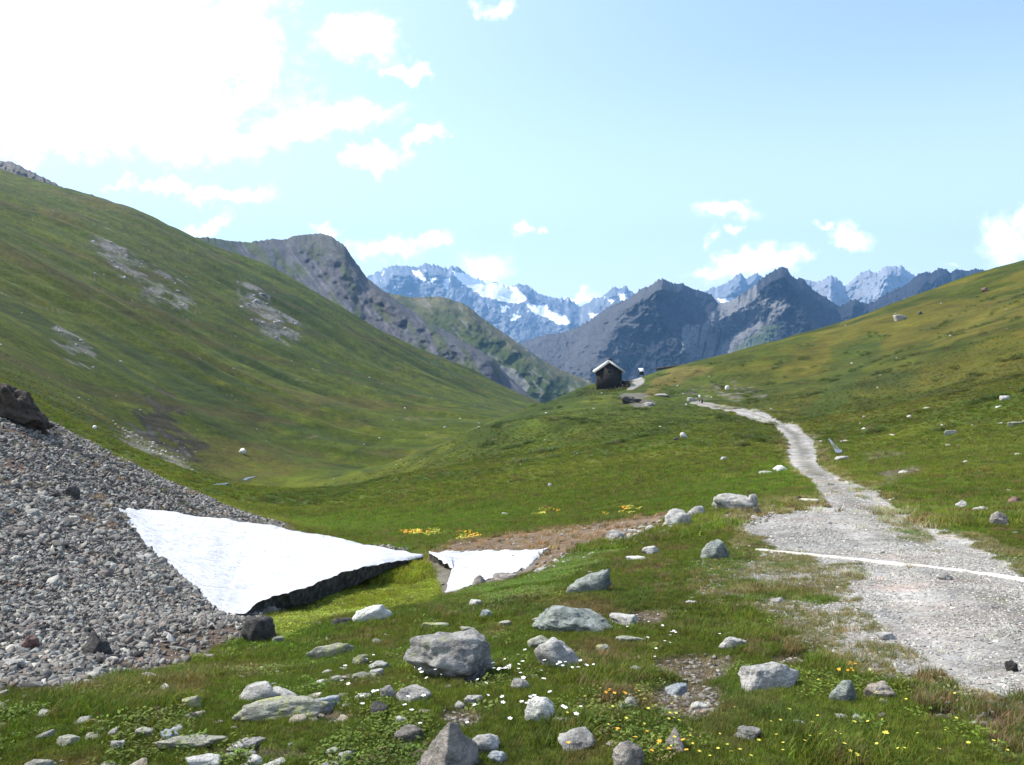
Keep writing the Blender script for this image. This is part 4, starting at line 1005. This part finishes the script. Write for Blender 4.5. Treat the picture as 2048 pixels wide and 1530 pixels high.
def tuft(seed, n=16, rad=.5, h=1.0, wd=.05, droop=.5):
    r = np.random.default_rng(seed); V = []; Fc = []; K = []
    for i in range(n):
        a = r.uniform(0, 6.28); q = rad * math.sqrt(r.uniform(0, 1)); bx_, by_ = q * math.cos(a), q * math.sin(a)
        d = r.uniform(0, 6.28); ln = h * r.uniform(.45, 1.0); dr = droop * r.uniform(.2, 1.0) * ln; w = wd * r.uniform(.7, 1.3); sd = (-math.sin(d), math.cos(d)); k0 = len(V)
        tone = r.uniform(.75, 1.3); yel = r.uniform(0, 1) > .84
        for t in (0, .5, 1):
            cx_, cy_ = bx_ + math.cos(d) * dr * t * t, by_ + math.sin(d) * dr * t * t; zz = ln * (t - .15 * t * t); ww_ = w * (1 - t) if t < 1 else 0
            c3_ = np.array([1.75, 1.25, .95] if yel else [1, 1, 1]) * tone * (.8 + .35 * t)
            if t < 1: V += [(cx_ - sd[0] * ww_ / 2, cy_ - sd[1] * ww_ / 2, zz), (cx_ + sd[0] * ww_ / 2, cy_ + sd[1] * ww_ / 2, zz)]; K += [c3_, c3_]
            else: V.append((cx_, cy_, zz)); K.append(c3_)
        Fc += [(k0, k0 + 1, k0 + 3), (k0, k0 + 3, k0 + 2), (k0 + 2, k0 + 3, k0 + 4)]
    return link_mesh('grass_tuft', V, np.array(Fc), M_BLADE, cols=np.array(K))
def leafclump(seed, n=22, rad=.6, h=.5, ls=.16):
    r = np.random.default_rng(seed); V = []; Fc = []; K = []
    for i in range(n):
        a = r.uniform(0, 6.28); q = rad * math.sqrt(r.uniform(0, 1)); p = np.array([q * math.cos(a), q * math.sin(a), h * r.uniform(.15, 1) * (1 - .5 * (q / rad) ** 2)])
        d = r.uniform(0, 6.28); u = np.array([math.cos(d), math.sin(d), r.uniform(-.1, .7)]); v = np.array([-math.sin(d), math.cos(d), r.uniform(-.3, .3)]); L = ls * r.uniform(.6, 1.3); k0 = len(V)
        V += [p, p + u * L * .5 + v * L * .32, p + u * L, p + u * L * .5 - v * L * .32]; c = np.ones(3) * r.uniform(.65, 1.35); K += [c] * 4
        Fc += [(k0, k0 + 1, k0 + 2), (k0, k0 + 2, k0 + 3)]
    return link_mesh('leaf_clump', V, np.array(Fc), M_LEAF, cols=np.array(K))
C_TUFT = proto_collection('grass_prototypes', [tuft(400 + i, 18, .55, 1.0, .045, .6) for i in range(8)])
C_BUSH = proto_collection('tussock_prototypes', [tuft(430 + i, 46, .5, .75, .05, .7) for i in range(6)])
C_LEAF = proto_collection('leaf_prototypes', [leafclump(450 + i, 26) for i in range(6)])
C_SHRUB = proto_collection('shrub_prototypes', [leafclump(470 + i, 120, .6, .6, .13) for i in range(6)])
def pebble_protos(nm, n, seed0, flat, mat):
    obs = []
    for i in range(n):
        p, f = shard(seed0 + i); obs.append(link_mesh(nm, p * [.5, .5 * (.5 + .1 * (i % 5)), .5 * flat * (.45 + .18 * (i % 4))], f, mat, smooth=False))
    return proto_collection(nm + '_prototypes', obs)
C_PEB = pebble_protos('pebble', 12, 500, .62, M_SCREE)
C_GRV = pebble_protos('gravel', 12, 540, .8, M_GRAVEL)
def flatcol(px, D): return np.stack([bil(col[..., k], px, D) for k in range(3)], 1)
def grass_band(name, coll, npro, n, d0, d1, size, mask, power=1.0, tintf=1.0, var=.3, pmin=-350, pmax=2500, tilt=.25, zs=.8, dry=.11):
    x, y, z, px = sample_in(mask, n, d0, d1, pmin, pmax, power); c = flatcol(px, y)
    c = c * tintf * RNG.uniform(1 - var, 1 + var, (len(x), 1)) * RNG.uniform(.9, 1.1, (len(x), 3))
    br = (RNG.uniform(0, 1, (len(x), 1)) < dry) * 1.0; c = c * (1 - br) + br * np.array([.135, .105, .045]) * RNG.uniform(.6, 1.3, (len(x), 1))
    scatter(name, coll, npro, x, y, z - .004, size * RNG.uniform(.6, 1.35, len(x)) * (y * 0 + 1), tint=c, tilt=tilt, zscale=zs)
turf_in = np.clip(1 - scree * .97 - road_c * .985 - snowm - dirt * .93 - peat * .8, 0, 1)
turf_in = turf_in * (1 - np.maximum(verge - .2, 0) * .5)
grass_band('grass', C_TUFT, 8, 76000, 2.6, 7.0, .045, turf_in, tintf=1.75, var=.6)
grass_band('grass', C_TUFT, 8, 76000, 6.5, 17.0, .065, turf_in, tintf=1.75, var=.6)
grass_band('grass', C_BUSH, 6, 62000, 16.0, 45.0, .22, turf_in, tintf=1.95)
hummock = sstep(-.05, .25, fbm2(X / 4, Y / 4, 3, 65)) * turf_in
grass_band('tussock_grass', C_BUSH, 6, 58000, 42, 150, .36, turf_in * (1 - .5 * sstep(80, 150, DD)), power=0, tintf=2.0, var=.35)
tall = sstep(.15, .4, fbm2(X / 1.3, Y / 1.3, 3, 66)) * turf_in
grass_band('tall_grass', C_BUSH, 6, 5200, 2.9, 17.0, .11, tall, power=0, tintf=1.7, var=.35)
leafy = np.maximum(msk([(900,1180),(1000,1205),(1120,1180),(1260,1090),(1180,1085),(1060,1150)], 8, 22), moss * .2) * sstep(-.25, .15, fbm2(X / 1.0, Y / 1.0, 3, 67)) * turf_in
grass_band('ground_cover', C_LEAF, 6, 9000, 3.2, 28.0, .11, np.maximum(leafy, .03 * turf_in * (DD < 14) * sstep(0, .3, fbm2(X / .6, Y / .6, 3, 68))), power=0, tintf=2.0)
heath = (bush > .3).astype(float) * bush * (DD > 50)
grass_band('shrub_cover', C_SHRUB, 6, 3000, 70, 235, .75, heath, power=0, tintf=1.6, pmin=900, pmax=2110, var=.4)
dg = road_c * np.maximum(edge_isl, msk([(1280,1110),(1500,1085),(1620,1110),(1700,1190),(1780,1290),(1700,1330),(1450,1240),(1300,1180)], 3, 20, .8) * .9) * sstep(-.35, .15, fbm2(X / .5, Y / .5, 4, 99))
x, y, z, px = sample_in(dg, 4600, 4.5, 16, pmin=1250, pmax=1950)
tc = np.where(RNG.uniform(0, 1, (len(x), 1)) > .45, C(.24, .20, .10), C(.11, .14, .035)) * RNG.uniform(.7, 1.3, (len(x), 1))
scatter('dry_grass', C_TUFT, 8, x, y, z, RNG.uniform(.025, .055, len(x)), tint=tc, tilt=.4)
# tall dark grass and heather at a few spots of the verge
ht = np.zeros_like(X)
for (ax_, ay_, aw, ah) in ((1865, 1385, 42, 34), (2040, 1455, 60, 60), (1225, 1395, 60, 18), (1210, 1330, 60, 18), (1540, 1300, 60, 18), (1690, 1150, 1, 1), (1290, 1130, 60, 25), (1340, 1160, 80, 30), (1930, 1420, 50, 16)):
    ht = np.maximum(ht, (((PXg + jx * .3 - ax_) / aw) ** 2 + ((PY - ay_) / ah) ** 2 < 1) * 1.0 * (DD < 16))
x, y, z, px = sample_in(ht, 520, 3.2, 15, pmin=1150, pmax=2110, power=0)
tc = np.where(RNG.uniform(0, 1, (len(x), 1)) > .5, C(.15, .11, .06), C(.09, .12, .03)) * RNG.uniform(.7, 1.5, (len(x), 1))
scatter('heather_grass', C_BUSH, 6, x, y, z, RNG.uniform(.06, .12, len(x)), tint=tc, tilt=.2)
# scree, gravel
def stones(name, n, d0, d1, mask, smin, smax, power=1.0, pmin=-350, pmax=2500, tilt=.6, expo=2.4, sink=.12, coll=None):
    x, y, z, px = sample_in(mask, n, d0, d1, pmin, pmax, power)
    s = smin + (smax - smin) * RNG.uniform(0, 1, len(x)) ** expo
    scatter(name, coll or C_PEB, 12, x, y, z + s * sink, s, tilt=tilt, zscale=.6 if coll else .85)
bare = 1 - .75 * sstep(.1, .35, earth)
stones('scree_rubble', 80000, 5.0, 16, scree_in * bare, .018, .11, pmax=700, expo=3.4, tilt=.9)
stones('scree_rubble', 54000, 12, 34, scree_in * bare, .04, .2, pmax=900, expo=3.0, tilt=.9)
gr_in = road_c * (1 - .6 * rut) * (.25 + .75 * sstep(-.15, .25, fbm2(X / .8, Y / .8, 4, 98)))
stones('road_gravel', 62000, 3.6, 13, gr_in, .008, .042, pmin=1250, expo=3.0, tilt=.35, sink=.05, coll=C_GRV)
stones('road_gravel', 16000, 12, 40, gr_in, .02, .08, pmin=1300, expo=3.5, tilt=.35, sink=.03, coll=C_GRV)
stones('loose_gravel', 5000, 3.5, 20, np.clip(verge * (1 - road) + peat * .8, 0, 1), .012, .05, power=0, pmin=600, tilt=.4)
stones('bank_gravel', 2200, 13, 30, np.maximum(bankm, dirt * .12), .03, .12, pmin=830, pmax=1560)

# ------------------------------------------------------------------ flowers
def simple_mat(name, base, rough=.7, trans=0):
    m, T, b = new_mat(name, rough, .2); pos = T.node('ShaderNodeNewGeometry')
    setin(T, b, 'Base Color', T.mix(T.ramp(T.noise(pos, 60, 3), .3, .7), [v * .8 for v in base], base)); return m
M_STEM = simple_mat('flower_stem', (.06, .11, .02)); M_WPET = simple_mat('white_petals', (.85, .85, .82)); M_YPET = simple_mat('yellow_petals', (.62, .56, .08)); M_OPET = simple_mat('orange_petals', (.85, .40, .03)); M_EYE = simple_mat('flower_centre', (.7, .5, .05))
def flower_meshes(mat, size, h, npet):
    V, Fc = [], []
    for k in range(npet):
        a = 2 * math.pi * k / npet; c, s_ = math.cos(a), math.sin(a); k0 = len(V); w = math.sin(math.pi / npet) * .95
        for r_, ww_, zz in ((.12, .25, 0), (.6, 1.0, .10), (.92, .8, .16)):
            V += [((c * r_ - s_ * -w * ww_ * .6) * size, (s_ * r_ + c * -w * ww_ * .6) * size, h + zz * size), ((c * r_ - s_ * w * ww_ * .6) * size, (s_ * r_ + c * w * ww_ * .6) * size, h + zz * size)]
        V.append((c * size, s_ * size, h + .15 * size))
        Fc += [(k0, k0 + 1, k0 + 3, k0 + 2), (k0 + 2, k0 + 3, k0 + 5, k0 + 4), (k0 + 4, k0 + 5, k0 + 6)]
    pet = link_mesh('petals', V, Fc, mat, smooth=False)
    V, Fc = [], []
    for zz, r_ in ((-.01, .0016), (h * .6, .0013), (h, .0012)):
        V += [(math.cos(q * 2.094) * r_ + .004 * math.sin(zz * 30), math.sin(q * 2.094) * r_, zz) for q in range(3)]
    for b_ in (0, 3):
        for q in range(3): Fc.append((b_ + q, b_ + (q + 1) % 3, b_ + 3 + (q + 1) % 3, b_ + 3 + q))
    stem = link_mesh('stem', V, Fc, M_STEM, smooth=False)
    p, f = ico(1); eye = link_mesh('centre', p * size * .2 + [0, 0, h + .02 * size], f, M_EYE)
    return pet, stem, eye
def flower_kind(mat, size, h, npet): return [q.data for q in [*flower_meshes(mat, size, h, npet)]]
def drop_temp(names):
    for o in [o for o in COL.objects if o.name.split('.')[0] in names and o.parent is None]: bpy.data.objects.remove(o)
FW = flower_kind(M_WPET, .0108, .075, 5); FY = flower_kind(M_YPET, .0075, .055, 5); FO = flower_kind(M_OPET, .0095, .06, 6)
drop_temp(('petals', 'stem', 'centre'))
def flower(kind, name, x, y, label, group, s=1.0):
    z = float(ground_z(x, y)[0]); r = empty(name, (x, y, z), RNG.uniform(0, 6.28)); r.scale = (s, s, s); r.rotation_euler = (RNG.uniform(-.35, .1), RNG.uniform(-.3, .3), RNG.uniform(0, 6.28))
    tag(r, label, 'flower', group)
    for me, nm in zip(kind, ('petals', 'stem', 'centre')):
        c = bpy.data.objects.new(nm, me); COL.objects.link(c); c.parent = r
def flower_cluster(kind, name, cx_, cy_, sx, sy, n, label, group, s=1.0):
    for i in range(n):
        px, py = cx_ + RNG.normal() * sx, cy_ + RNG.normal() * sy
        if py > 1535 or px < 0 or px > 2048: continue
        D = hit(px, py + 6)
        if D is None or D > 30 or bil(road_c, px, D)[0] > .5: continue
        flower(kind, name, (px - CX) / F * D, D, label, group, s * RNG.uniform(.75, 1.2))
flower_cluster(FW, 'white_flower', 850, 1352, 22, 12, 16, 'small white flower in the cluster at the left foot of the big boulder', 'white flowers left of the big boulder')
flower_cluster(FW, 'white_flower', 1012, 1352, 26, 9, 24, 'small white flower in the dense cluster right of the big boulder', 'white flowers right of the big boulder')
flower_cluster(FW, 'white_flower', 1120, 1338, 34, 12, 14, 'small white flower around the pale blocky stone', 'white flowers around the pale blocky stone')
flower_cluster(FW, 'white_flower', 1060, 1420, 70, 26, 22, 'small white flower scattered around the white quartz stone', 'white flowers around the quartz stone')
flower_cluster(FW, 'white_flower', 760, 1415, 80, 42, 20, 'small white flower scattered in the lower left meadow', 'white flowers of the left meadow')
flower_cluster(FW, 'white_flower', 1330, 1290, 60, 30, 16, 'small white flower above the bare earth hollow', 'white flowers above the bare hollow')
flower_cluster(FY, 'yellow_flower', 1260, 1440, 90, 34, 22, 'small yellow flower in the meadow around the brown pointed stone', 'yellow flowers round the brown pointed stone')
flower_cluster(FY, 'yellow_flower', 1560, 1500, 150, 26, 34, 'small yellow flower in the bottom right meadow', 'yellow flowers at the bottom right')
flower_cluster(FY, 'yellow_flower', 1740, 1450, 150, 45, 30, 'small yellow flower in the grass below the cream stone', 'yellow flowers below the cream stone')
flower_cluster(FO, 'orange_flower', 1228, 1400, 10, 4, 5, 'orange flower beside the small olive stone', 'orange flowers by the olive stone', 1.2)
flower_cluster(FO, 'orange_flower', 1290, 1505, 70, 14, 10, 'orange flower near the bottom edge under the brown pointed stone', 'orange flowers at the bottom edge', 1.1)
flower_cluster(FO, 'orange_flower', 1700, 1350, 14, 5, 8, 'orange flower above the greenish three sided stone', 'orange flowers by the road side', 1.1)
flower_cluster(FY, 'yellow_flower', 1402, 1072, 6, 3, 4, 'yellow flower just above the grey green angular stone', 'yellow flowers over the angular stone', 2.0)
# the two far patches of yellow bloom are one mass of colour
def bloomclump(seed, mat):
    r = np.random.default_rng(seed); V = []; Fc = []
    for i in range(14):
        p = np.array([r.uniform(-.5, .5), r.uniform(-.5, .5), r.uniform(.25, .6)]); s_ = r.uniform(.05, .09); k0 = len(V)
        V += [p + (-s_, -s_, 0), p + (s_, -s_, .02), p + (s_, s_, .04), p + (-s_, s_, .02)]; Fc.append((k0, k0 + 1, k0 + 2, k0 + 3))
    return link_mesh('bloom', V, Fc, mat, smooth=False)
C_BLOOM = proto_collection('bloom_prototypes', [bloomclump(600 + i, M_YPET if i % 2 else M_OPET) for i in range(4)])
bl = np.maximum(msk([(790,1066),(950,1066),(970,1078),(820,1080)], 25, 40), np.maximum(msk([(1205,1018),(1285,1016),(1285,1026),(1205,1028)], 25, 45) , msk([(1060,1022),(1130,1020),(1130,1030),(1060,1032)], 25, 45) * .5))
x, y, z, px = sample_in(bl, 90, 25, 44, pmin=700, pmax=1400)
scatter('yellow_bloom_grass', C_BLOOM, 4, x, y, z, RNG.uniform(.14, .26, len(x)), tilt=.2)

# ------------------------------------------------------------------ hut and the things round it
class MB:
    def __init__(s): s.v, s.f = [], []
    def box(s, x0, x1, y0, y1, z0, z1, rot=None, at=(0, 0, 0)):
        k = len(s.v); P = [(x, y, z) for z in (z0, z1) for y in (y0, y1) for x in (x0, x1)]
        if rot is not None: P = [tuple(rot @ Vector(p)) for p in P]
        s.v += [(p[0] + at[0], p[1] + at[1], p[2] + at[2]) for p in P]
        s.f += [tuple(k + i for i in q) for q in ((0, 2, 3, 1), (4, 5, 7, 6), (0, 1, 5, 4), (2, 6, 7, 3), (0, 4, 6, 2), (1, 3, 7, 5))]; return s
    def bar(s, a, b, r, n=6, r2=None):
        a, b = Vector(a), Vector(b); d = (b - a).normalized(); u = d.orthogonal().normalized(); w = d.cross(u); k = len(s.v); r2 = r if r2 is None else r2
        for c, q in ((a, r), (b, r2)): s.v += [tuple(c + u * math.cos(6.283 * i / n) * q + w * math.sin(6.283 * i / n) * q) for i in range(n)]
        s.f += [(k + i, k + (i + 1) % n, k + n + (i + 1) % n, k + n + i) for i in range(n)] + [tuple(range(k + n - 1, k - 1, -1)), tuple(range(k + n, k + 2 * n))]; return s
    def poly(s, front, y0, y1):
        k = len(s.v); n = len(front); s.v += [(p[0], y0, p[1]) for p in front] + [(p[0], y1, p[1]) for p in front]
        s.f += [tuple(range(k, k + n)), tuple(range(k + 2 * n - 1, k + n - 1, -1))] + [(k + (i + 1) % n, k + i, k + n + i, k + n + (i + 1) % n) for i in range(n)]; return s
    def build(s, name, mat, parent=None): return link_mesh(name, s.v, s.f, mat, parent, smooth=False)
def wallstone_mat():
    m, T, b = new_mat('dark_field_stone', .95, .1); pos = T.node('ShaderNodeTexCoord', out=3)
    v = T.node('ShaderNodeTexVoronoi', {'Vector': pos, 'Scale': 3.6}, out=1); e = T.node('ShaderNodeTexVoronoi', {'Vector': pos, 'Scale': 3.6}, feature='DISTANCE_TO_EDGE')
    g = T.node('ShaderNodeRGBToBW', {0: v}); f = T.math('MULTIPLY_ADD', g, .9, .5)
    c = T.mix(1.0, (.05, .046, .043), T.node('ShaderNodeCombineXYZ', {0: f, 1: f, 2: f}), 'MULTIPLY')
    setin(T, b, 'Base Color', T.mix(T.ramp(e, .0, .07), (.04, .037, .034), c)); setin(T, b, 'Normal', bump(T, T.ramp(e, 0, .15), .06)); return m
M_WALL = wallstone_mat(); M_ROOF = stone_material('stone_slate_roof', (.62, .61, .58), (.45, .44, .42), None, scale=2.0)
M_WOOD = simple_mat('weathered_timber', (.10, .08, .06)); M_DARKWOOD = simple_mat('dark_timber', (.035, .028, .022)); M_PALEWOOD = simple_mat('bleached_timber', (.52, .49, .45)); M_GLASS = simple_mat('dark_window', (.03, .035, .04), .15)
HD = 212.0
hx = (1219 - CX) / F * HD; hz = CZ - (770 - HOR) / F * HD; mpp = HD / F
hut = empty('stone_hut', (hx, HD, hz), -.05); tag(hut, 'dark stone hut with a gabled pale slab roof standing on the green knoll', 'hut')
w2 = 24.5 * mpp; eave = 29 * mpp; apex = 46 * mpp; dep = 8.5
MB().poly([(-w2, -1.8), (w2, -1.8), (w2, eave), (0, apex - .12), (-w2, eave)], 0, dep).build('wall', M_WALL, hut)
def roof_side(sgn):
    th = .36; ov = .75; k = (apex - eave) / w2; a = (0, apex + .02); b = (sgn * (w2 + ov), eave - k * ov + .02)
    pts = [a, b, (b[0], b[1] + th), (0, a[1] + th * 1.1)]
    if sgn < 0: pts = pts[::-1]
    return MB().poly(pts, -.55, dep + .5)
rf = roof_side(-1).build('roof', M_ROOF, hut); rf2 = roof_side(1).build('roof', M_ROOF, hut)
MB().box(.15, .75, 3.2, 3.9, apex - .5, apex + .65).box(.08, .82, 3.13, 3.97, apex + .65, apex + .75).build('chimney', M_WALL, rf2)
pl_ = MB()
for sgn in (-1, 1):
    a = Vector((0, -.59, apex - .06)); b = Vector((sgn * (w2 + .7), -.59, eave - (apex - eave) / w2 * .7 - .06)); pl_.bar(a, b, .09, 4)
pl_.build('barge_board', M_PALEWOOD, hut)
MB().box(-.35, .45, -.04, .02, 2.9, 3.6).build('window', M_GLASS, hut)
MB().box(w2 - .5, w2 + .05, -.08, .02, -1.5, 1.3).build('corner_post', M_DARKWOOD, hut)
# timber shed leaning on the right-hand side of the hut
lt = MB(); lt.box(w2 + .02, w2 + 2.0, 1.0, 4.5, -1.5, .9); lt.build('lean_to', M_DARKWOOD, hut)
def on_ground(px, D): x = (px - CX) / F * D; return x, D, float(ground_z(x, D)[0])
fence = empty('timber_fence', on_ground(1215, 207.0)); tag(fence, 'low dark timber fence running along the front of the stone hut', 'fence')
fo = Vector(fence.location); prev = None
for k, px in enumerate(range(1174, 1262, 8)):
    p = Vector(on_ground(px, 206 + (k % 2) * .3)) - fo; MB().bar(p + Vector((0, 0, -.2)), p + Vector((random.uniform(-.1, .1), 0, random.uniform(.9, 1.25))), .09, 5, .07).build('post', M_WOOD, fence)
    if prev is not None and k not in (3, 8): MB().bar(prev + Vector((0, 0, .75)), p + Vector((0, 0, .72)), .05, 4).build('rail', M_WOOD, fence)
    prev = p
gp = empty('gate_post', on_ground(1256, 207.5)); tag(gp, 'tall dark timber prop leaning at the right end of the hut fence', 'post')
MB().bar((.35, 0, -.3), (-.45, 0, 2.2), .13, 6, .09).build('shaft', M_DARKWOOD, gp); MB().bar((.6, .1, -.3), (-.2, .1, 1.9), .1, 6, .08).build('brace', M_DARKWOOD, gp)
sx_, sy_, sz_ = on_ground(1284, 250.0); sz_ = CZ - (743 - HOR) / F * 250
shed = empty('small_shed', (sx_, sy_, sz_), .2); tag(shed, 'tiny shed with a bright pale roof beside the track behind the hut', 'shed')
MB().box(-.5, .5, 0, 1.1, -1.0, .15).build('wall', M_WALL, shed)
MB().poly([(-.65, -.05), (.62, .0), (.62, .10), (-.65, .05)], -.35, .5).build('canopy', M_PALEWOOD, shed)
r_ = MB(); r_.box(-.68, .68, -.25, 1.3, -.04, .04, rot=Matrix.Rotation(.55, 3, 'X'), at=(0, 0, .22)); r_.build('roof', M_WPET, shed)
MB().bar((-.62, -.2, -1.0), (-.62, -.2, .05), .07, 5).build('post', M_DARKWOOD, shed)
# low dry stone wall along the skyline right of the shed
dw = empty('dry_stone_wall', on_ground(1340, 249)); tag(dw, 'low dark dry stone wall on the skyline right of the hut', 'wall'); wo_ = Vector(dw.location); wm = MB(); rr_ = np.random.default_rng(8); V, Fc = [], []; k0 = 0
for px in np.arange(1312, 1371, .8):
    D = 251; z = CZ - (np.interp(px, [1312, 1340, 1371], [736, 732, 728]) - HOR) / F * D - .15
    p, f = rock_verts(int(700 + px) % 900, 2, 'boulder'); s_ = rr_.uniform(.2, .34)
    for lay in (0, 1): V.append(p * [s_ * 1.1, s_, s_ * .8] + [(px - CX) / F * D - wo_.x + rr_.uniform(-.1, .1), D - wo_.y + rr_.uniform(-.1, .1), z - wo_.z + lay * .3 - .35]); Fc.append(f + k0); k0 += len(p)
link_mesh('stonework', np.concatenate(V), np.concatenate(Fc), ST['dark'], dw, smooth=False)
mk = empty('trail_marker', on_ground(1399, 158)); tag(mk, 'small trail post with a white head standing above the far track', 'post')
MB().bar((0, 0, -.2), (0, 0, .75), .08, 6).build('shaft', M_WOOD, mk); p, f = rock_verts(77, 2, 'boulder'); link_mesh('head', p * [.22, .18, .3] + [0, 0, .95], f, M_WPET, mk)
mk2 = empty('bollard', on_ground(1404, 154)); tag(mk2, 'short dark post on the outer edge of the far track', 'post')
MB().bar((0, 0, -.2), (0, 0, .55), .14, 7, .16).build('shaft', M_DARKWOOD, mk2); MB().bar((0, 0, .55), (0, 0, .72), .17, 7, .08).build('cap', M_DARKWOOD, mk2)
# white timber laid across the road as a water bar
def ground_line(a, b, n):
    Da, Db = hit(*a), hit(*b); P = []
    for t in np.linspace(0, 1, n):
        x = ((a[0] - CX) / F * Da) * (1 - t) + ((b[0] - CX) / F * Db) * t; y = Da * (1 - t) + Db * t; P.append((x, y, float(ground_z(x, y)[0])))
    return np.array(P)
L = ground_line((1512, 1100), (2190, 1176), 40); zf = np.polyval(np.polyfit(np.arange(40), L[:, 2], 3), np.arange(40)); L[:, 2] = zf
wb = empty('water_bar', tuple(L[0])); tag(wb, 'long white timber drain bar lying straight across the gravel road', 'drain bar')
for off, hh in ((0.0, .016), (.06, .012)):
    V = []; Fc = []; dx, dy = L[-1, 0] - L[0, 0], L[-1, 1] - L[0, 1]; ln = math.hypot(dx, dy); nx, ny = -dy / ln, dx / ln
    for i, p in enumerate(L):
        for (o_, h_) in ((-.016, -.06), (-.016, hh), (.016, hh), (.016, -.06)): V.append((p[0] + nx * (o_ + off) - L[0, 0], p[1] + ny * (o_ + off) - L[0, 1], p[2] - L[0, 2] + h_ + .01 + .004 * math.sin(i * 1.7)))
        if i: k = (i - 1) * 4; Fc += [(k + j, k + (j + 1) % 4, k + 4 + (j + 1) % 4, k + 4 + j) for j in range(4)]
    Fc += [(3, 2, 1, 0), (156, 157, 158, 159)]
    link_mesh('rail', V, Fc, M_PALEWOOD, wb, smooth=False)
L = ground_line((1598, 1004), (1636, 1007), 2); lp = empty('fallen_post', tuple(L[0])); tag(lp, 'short white post lying flat in the grass beside the road bend', 'post')
d_ = Vector(L[1] - L[0]); MB().bar((0, 0, .06), tuple(d_ + Vector((0, 0, .08))), .045, 7).build('shaft', M_PALEWOOD, lp); MB().bar((-.06, -.02, -.02), (.02, .0, .16), .05, 6).build('foot_plate', M_DARKWOOD, lp)
# ------------------------------------------------------------------ running water
M_WATER, T_, b_ = new_mat('brook_water', .3, .5); setin(T_, b_, 'Base Color', (.09, .10, .115, 1)); setin(T_, b_, 'Normal', bump(T_, T_.noise(T_.node('ShaderNodeNewGeometry'), 6, 4), .02))
def brook(pts, lift, name='brook'):
    """water lying between a far and a near bank line: (px, far py, near py)"""
    P = []; q = np.array(pts, float); n = 30; u = np.linspace(0, len(q) - 1, n)
    for k in range(n):
        px, a, b = [np.interp(u[k], np.arange(len(q)), q[:, c]) for c in range(3)]
        w = (b - a) * .12 * math.sin(k * 1.9)
        for t in (0, .5, 1):
            D = hit(px, a + (b - a) * t + w, 20.0); x = (px - CX) / F * D; P.append((x, D, float(ground_z(x, D)[0]) + lift))
    tag(link_mesh(name, P, gridfaces(n, 3), M_WATER), kind='structure')
brook([(1657,879,881),(1662,883,890),(1666,888,900),(1671,893,908),(1677,900,910),(1684,904,908)], .13)
brook([(426,971,972),(436,968.5,972),(452,967.5,970.5),(466,966.5,969),(478,966,967)], .08)
brook([(487,959,961),(492,956,961),(500,954.5,957),(510,953.5,955)], .08)
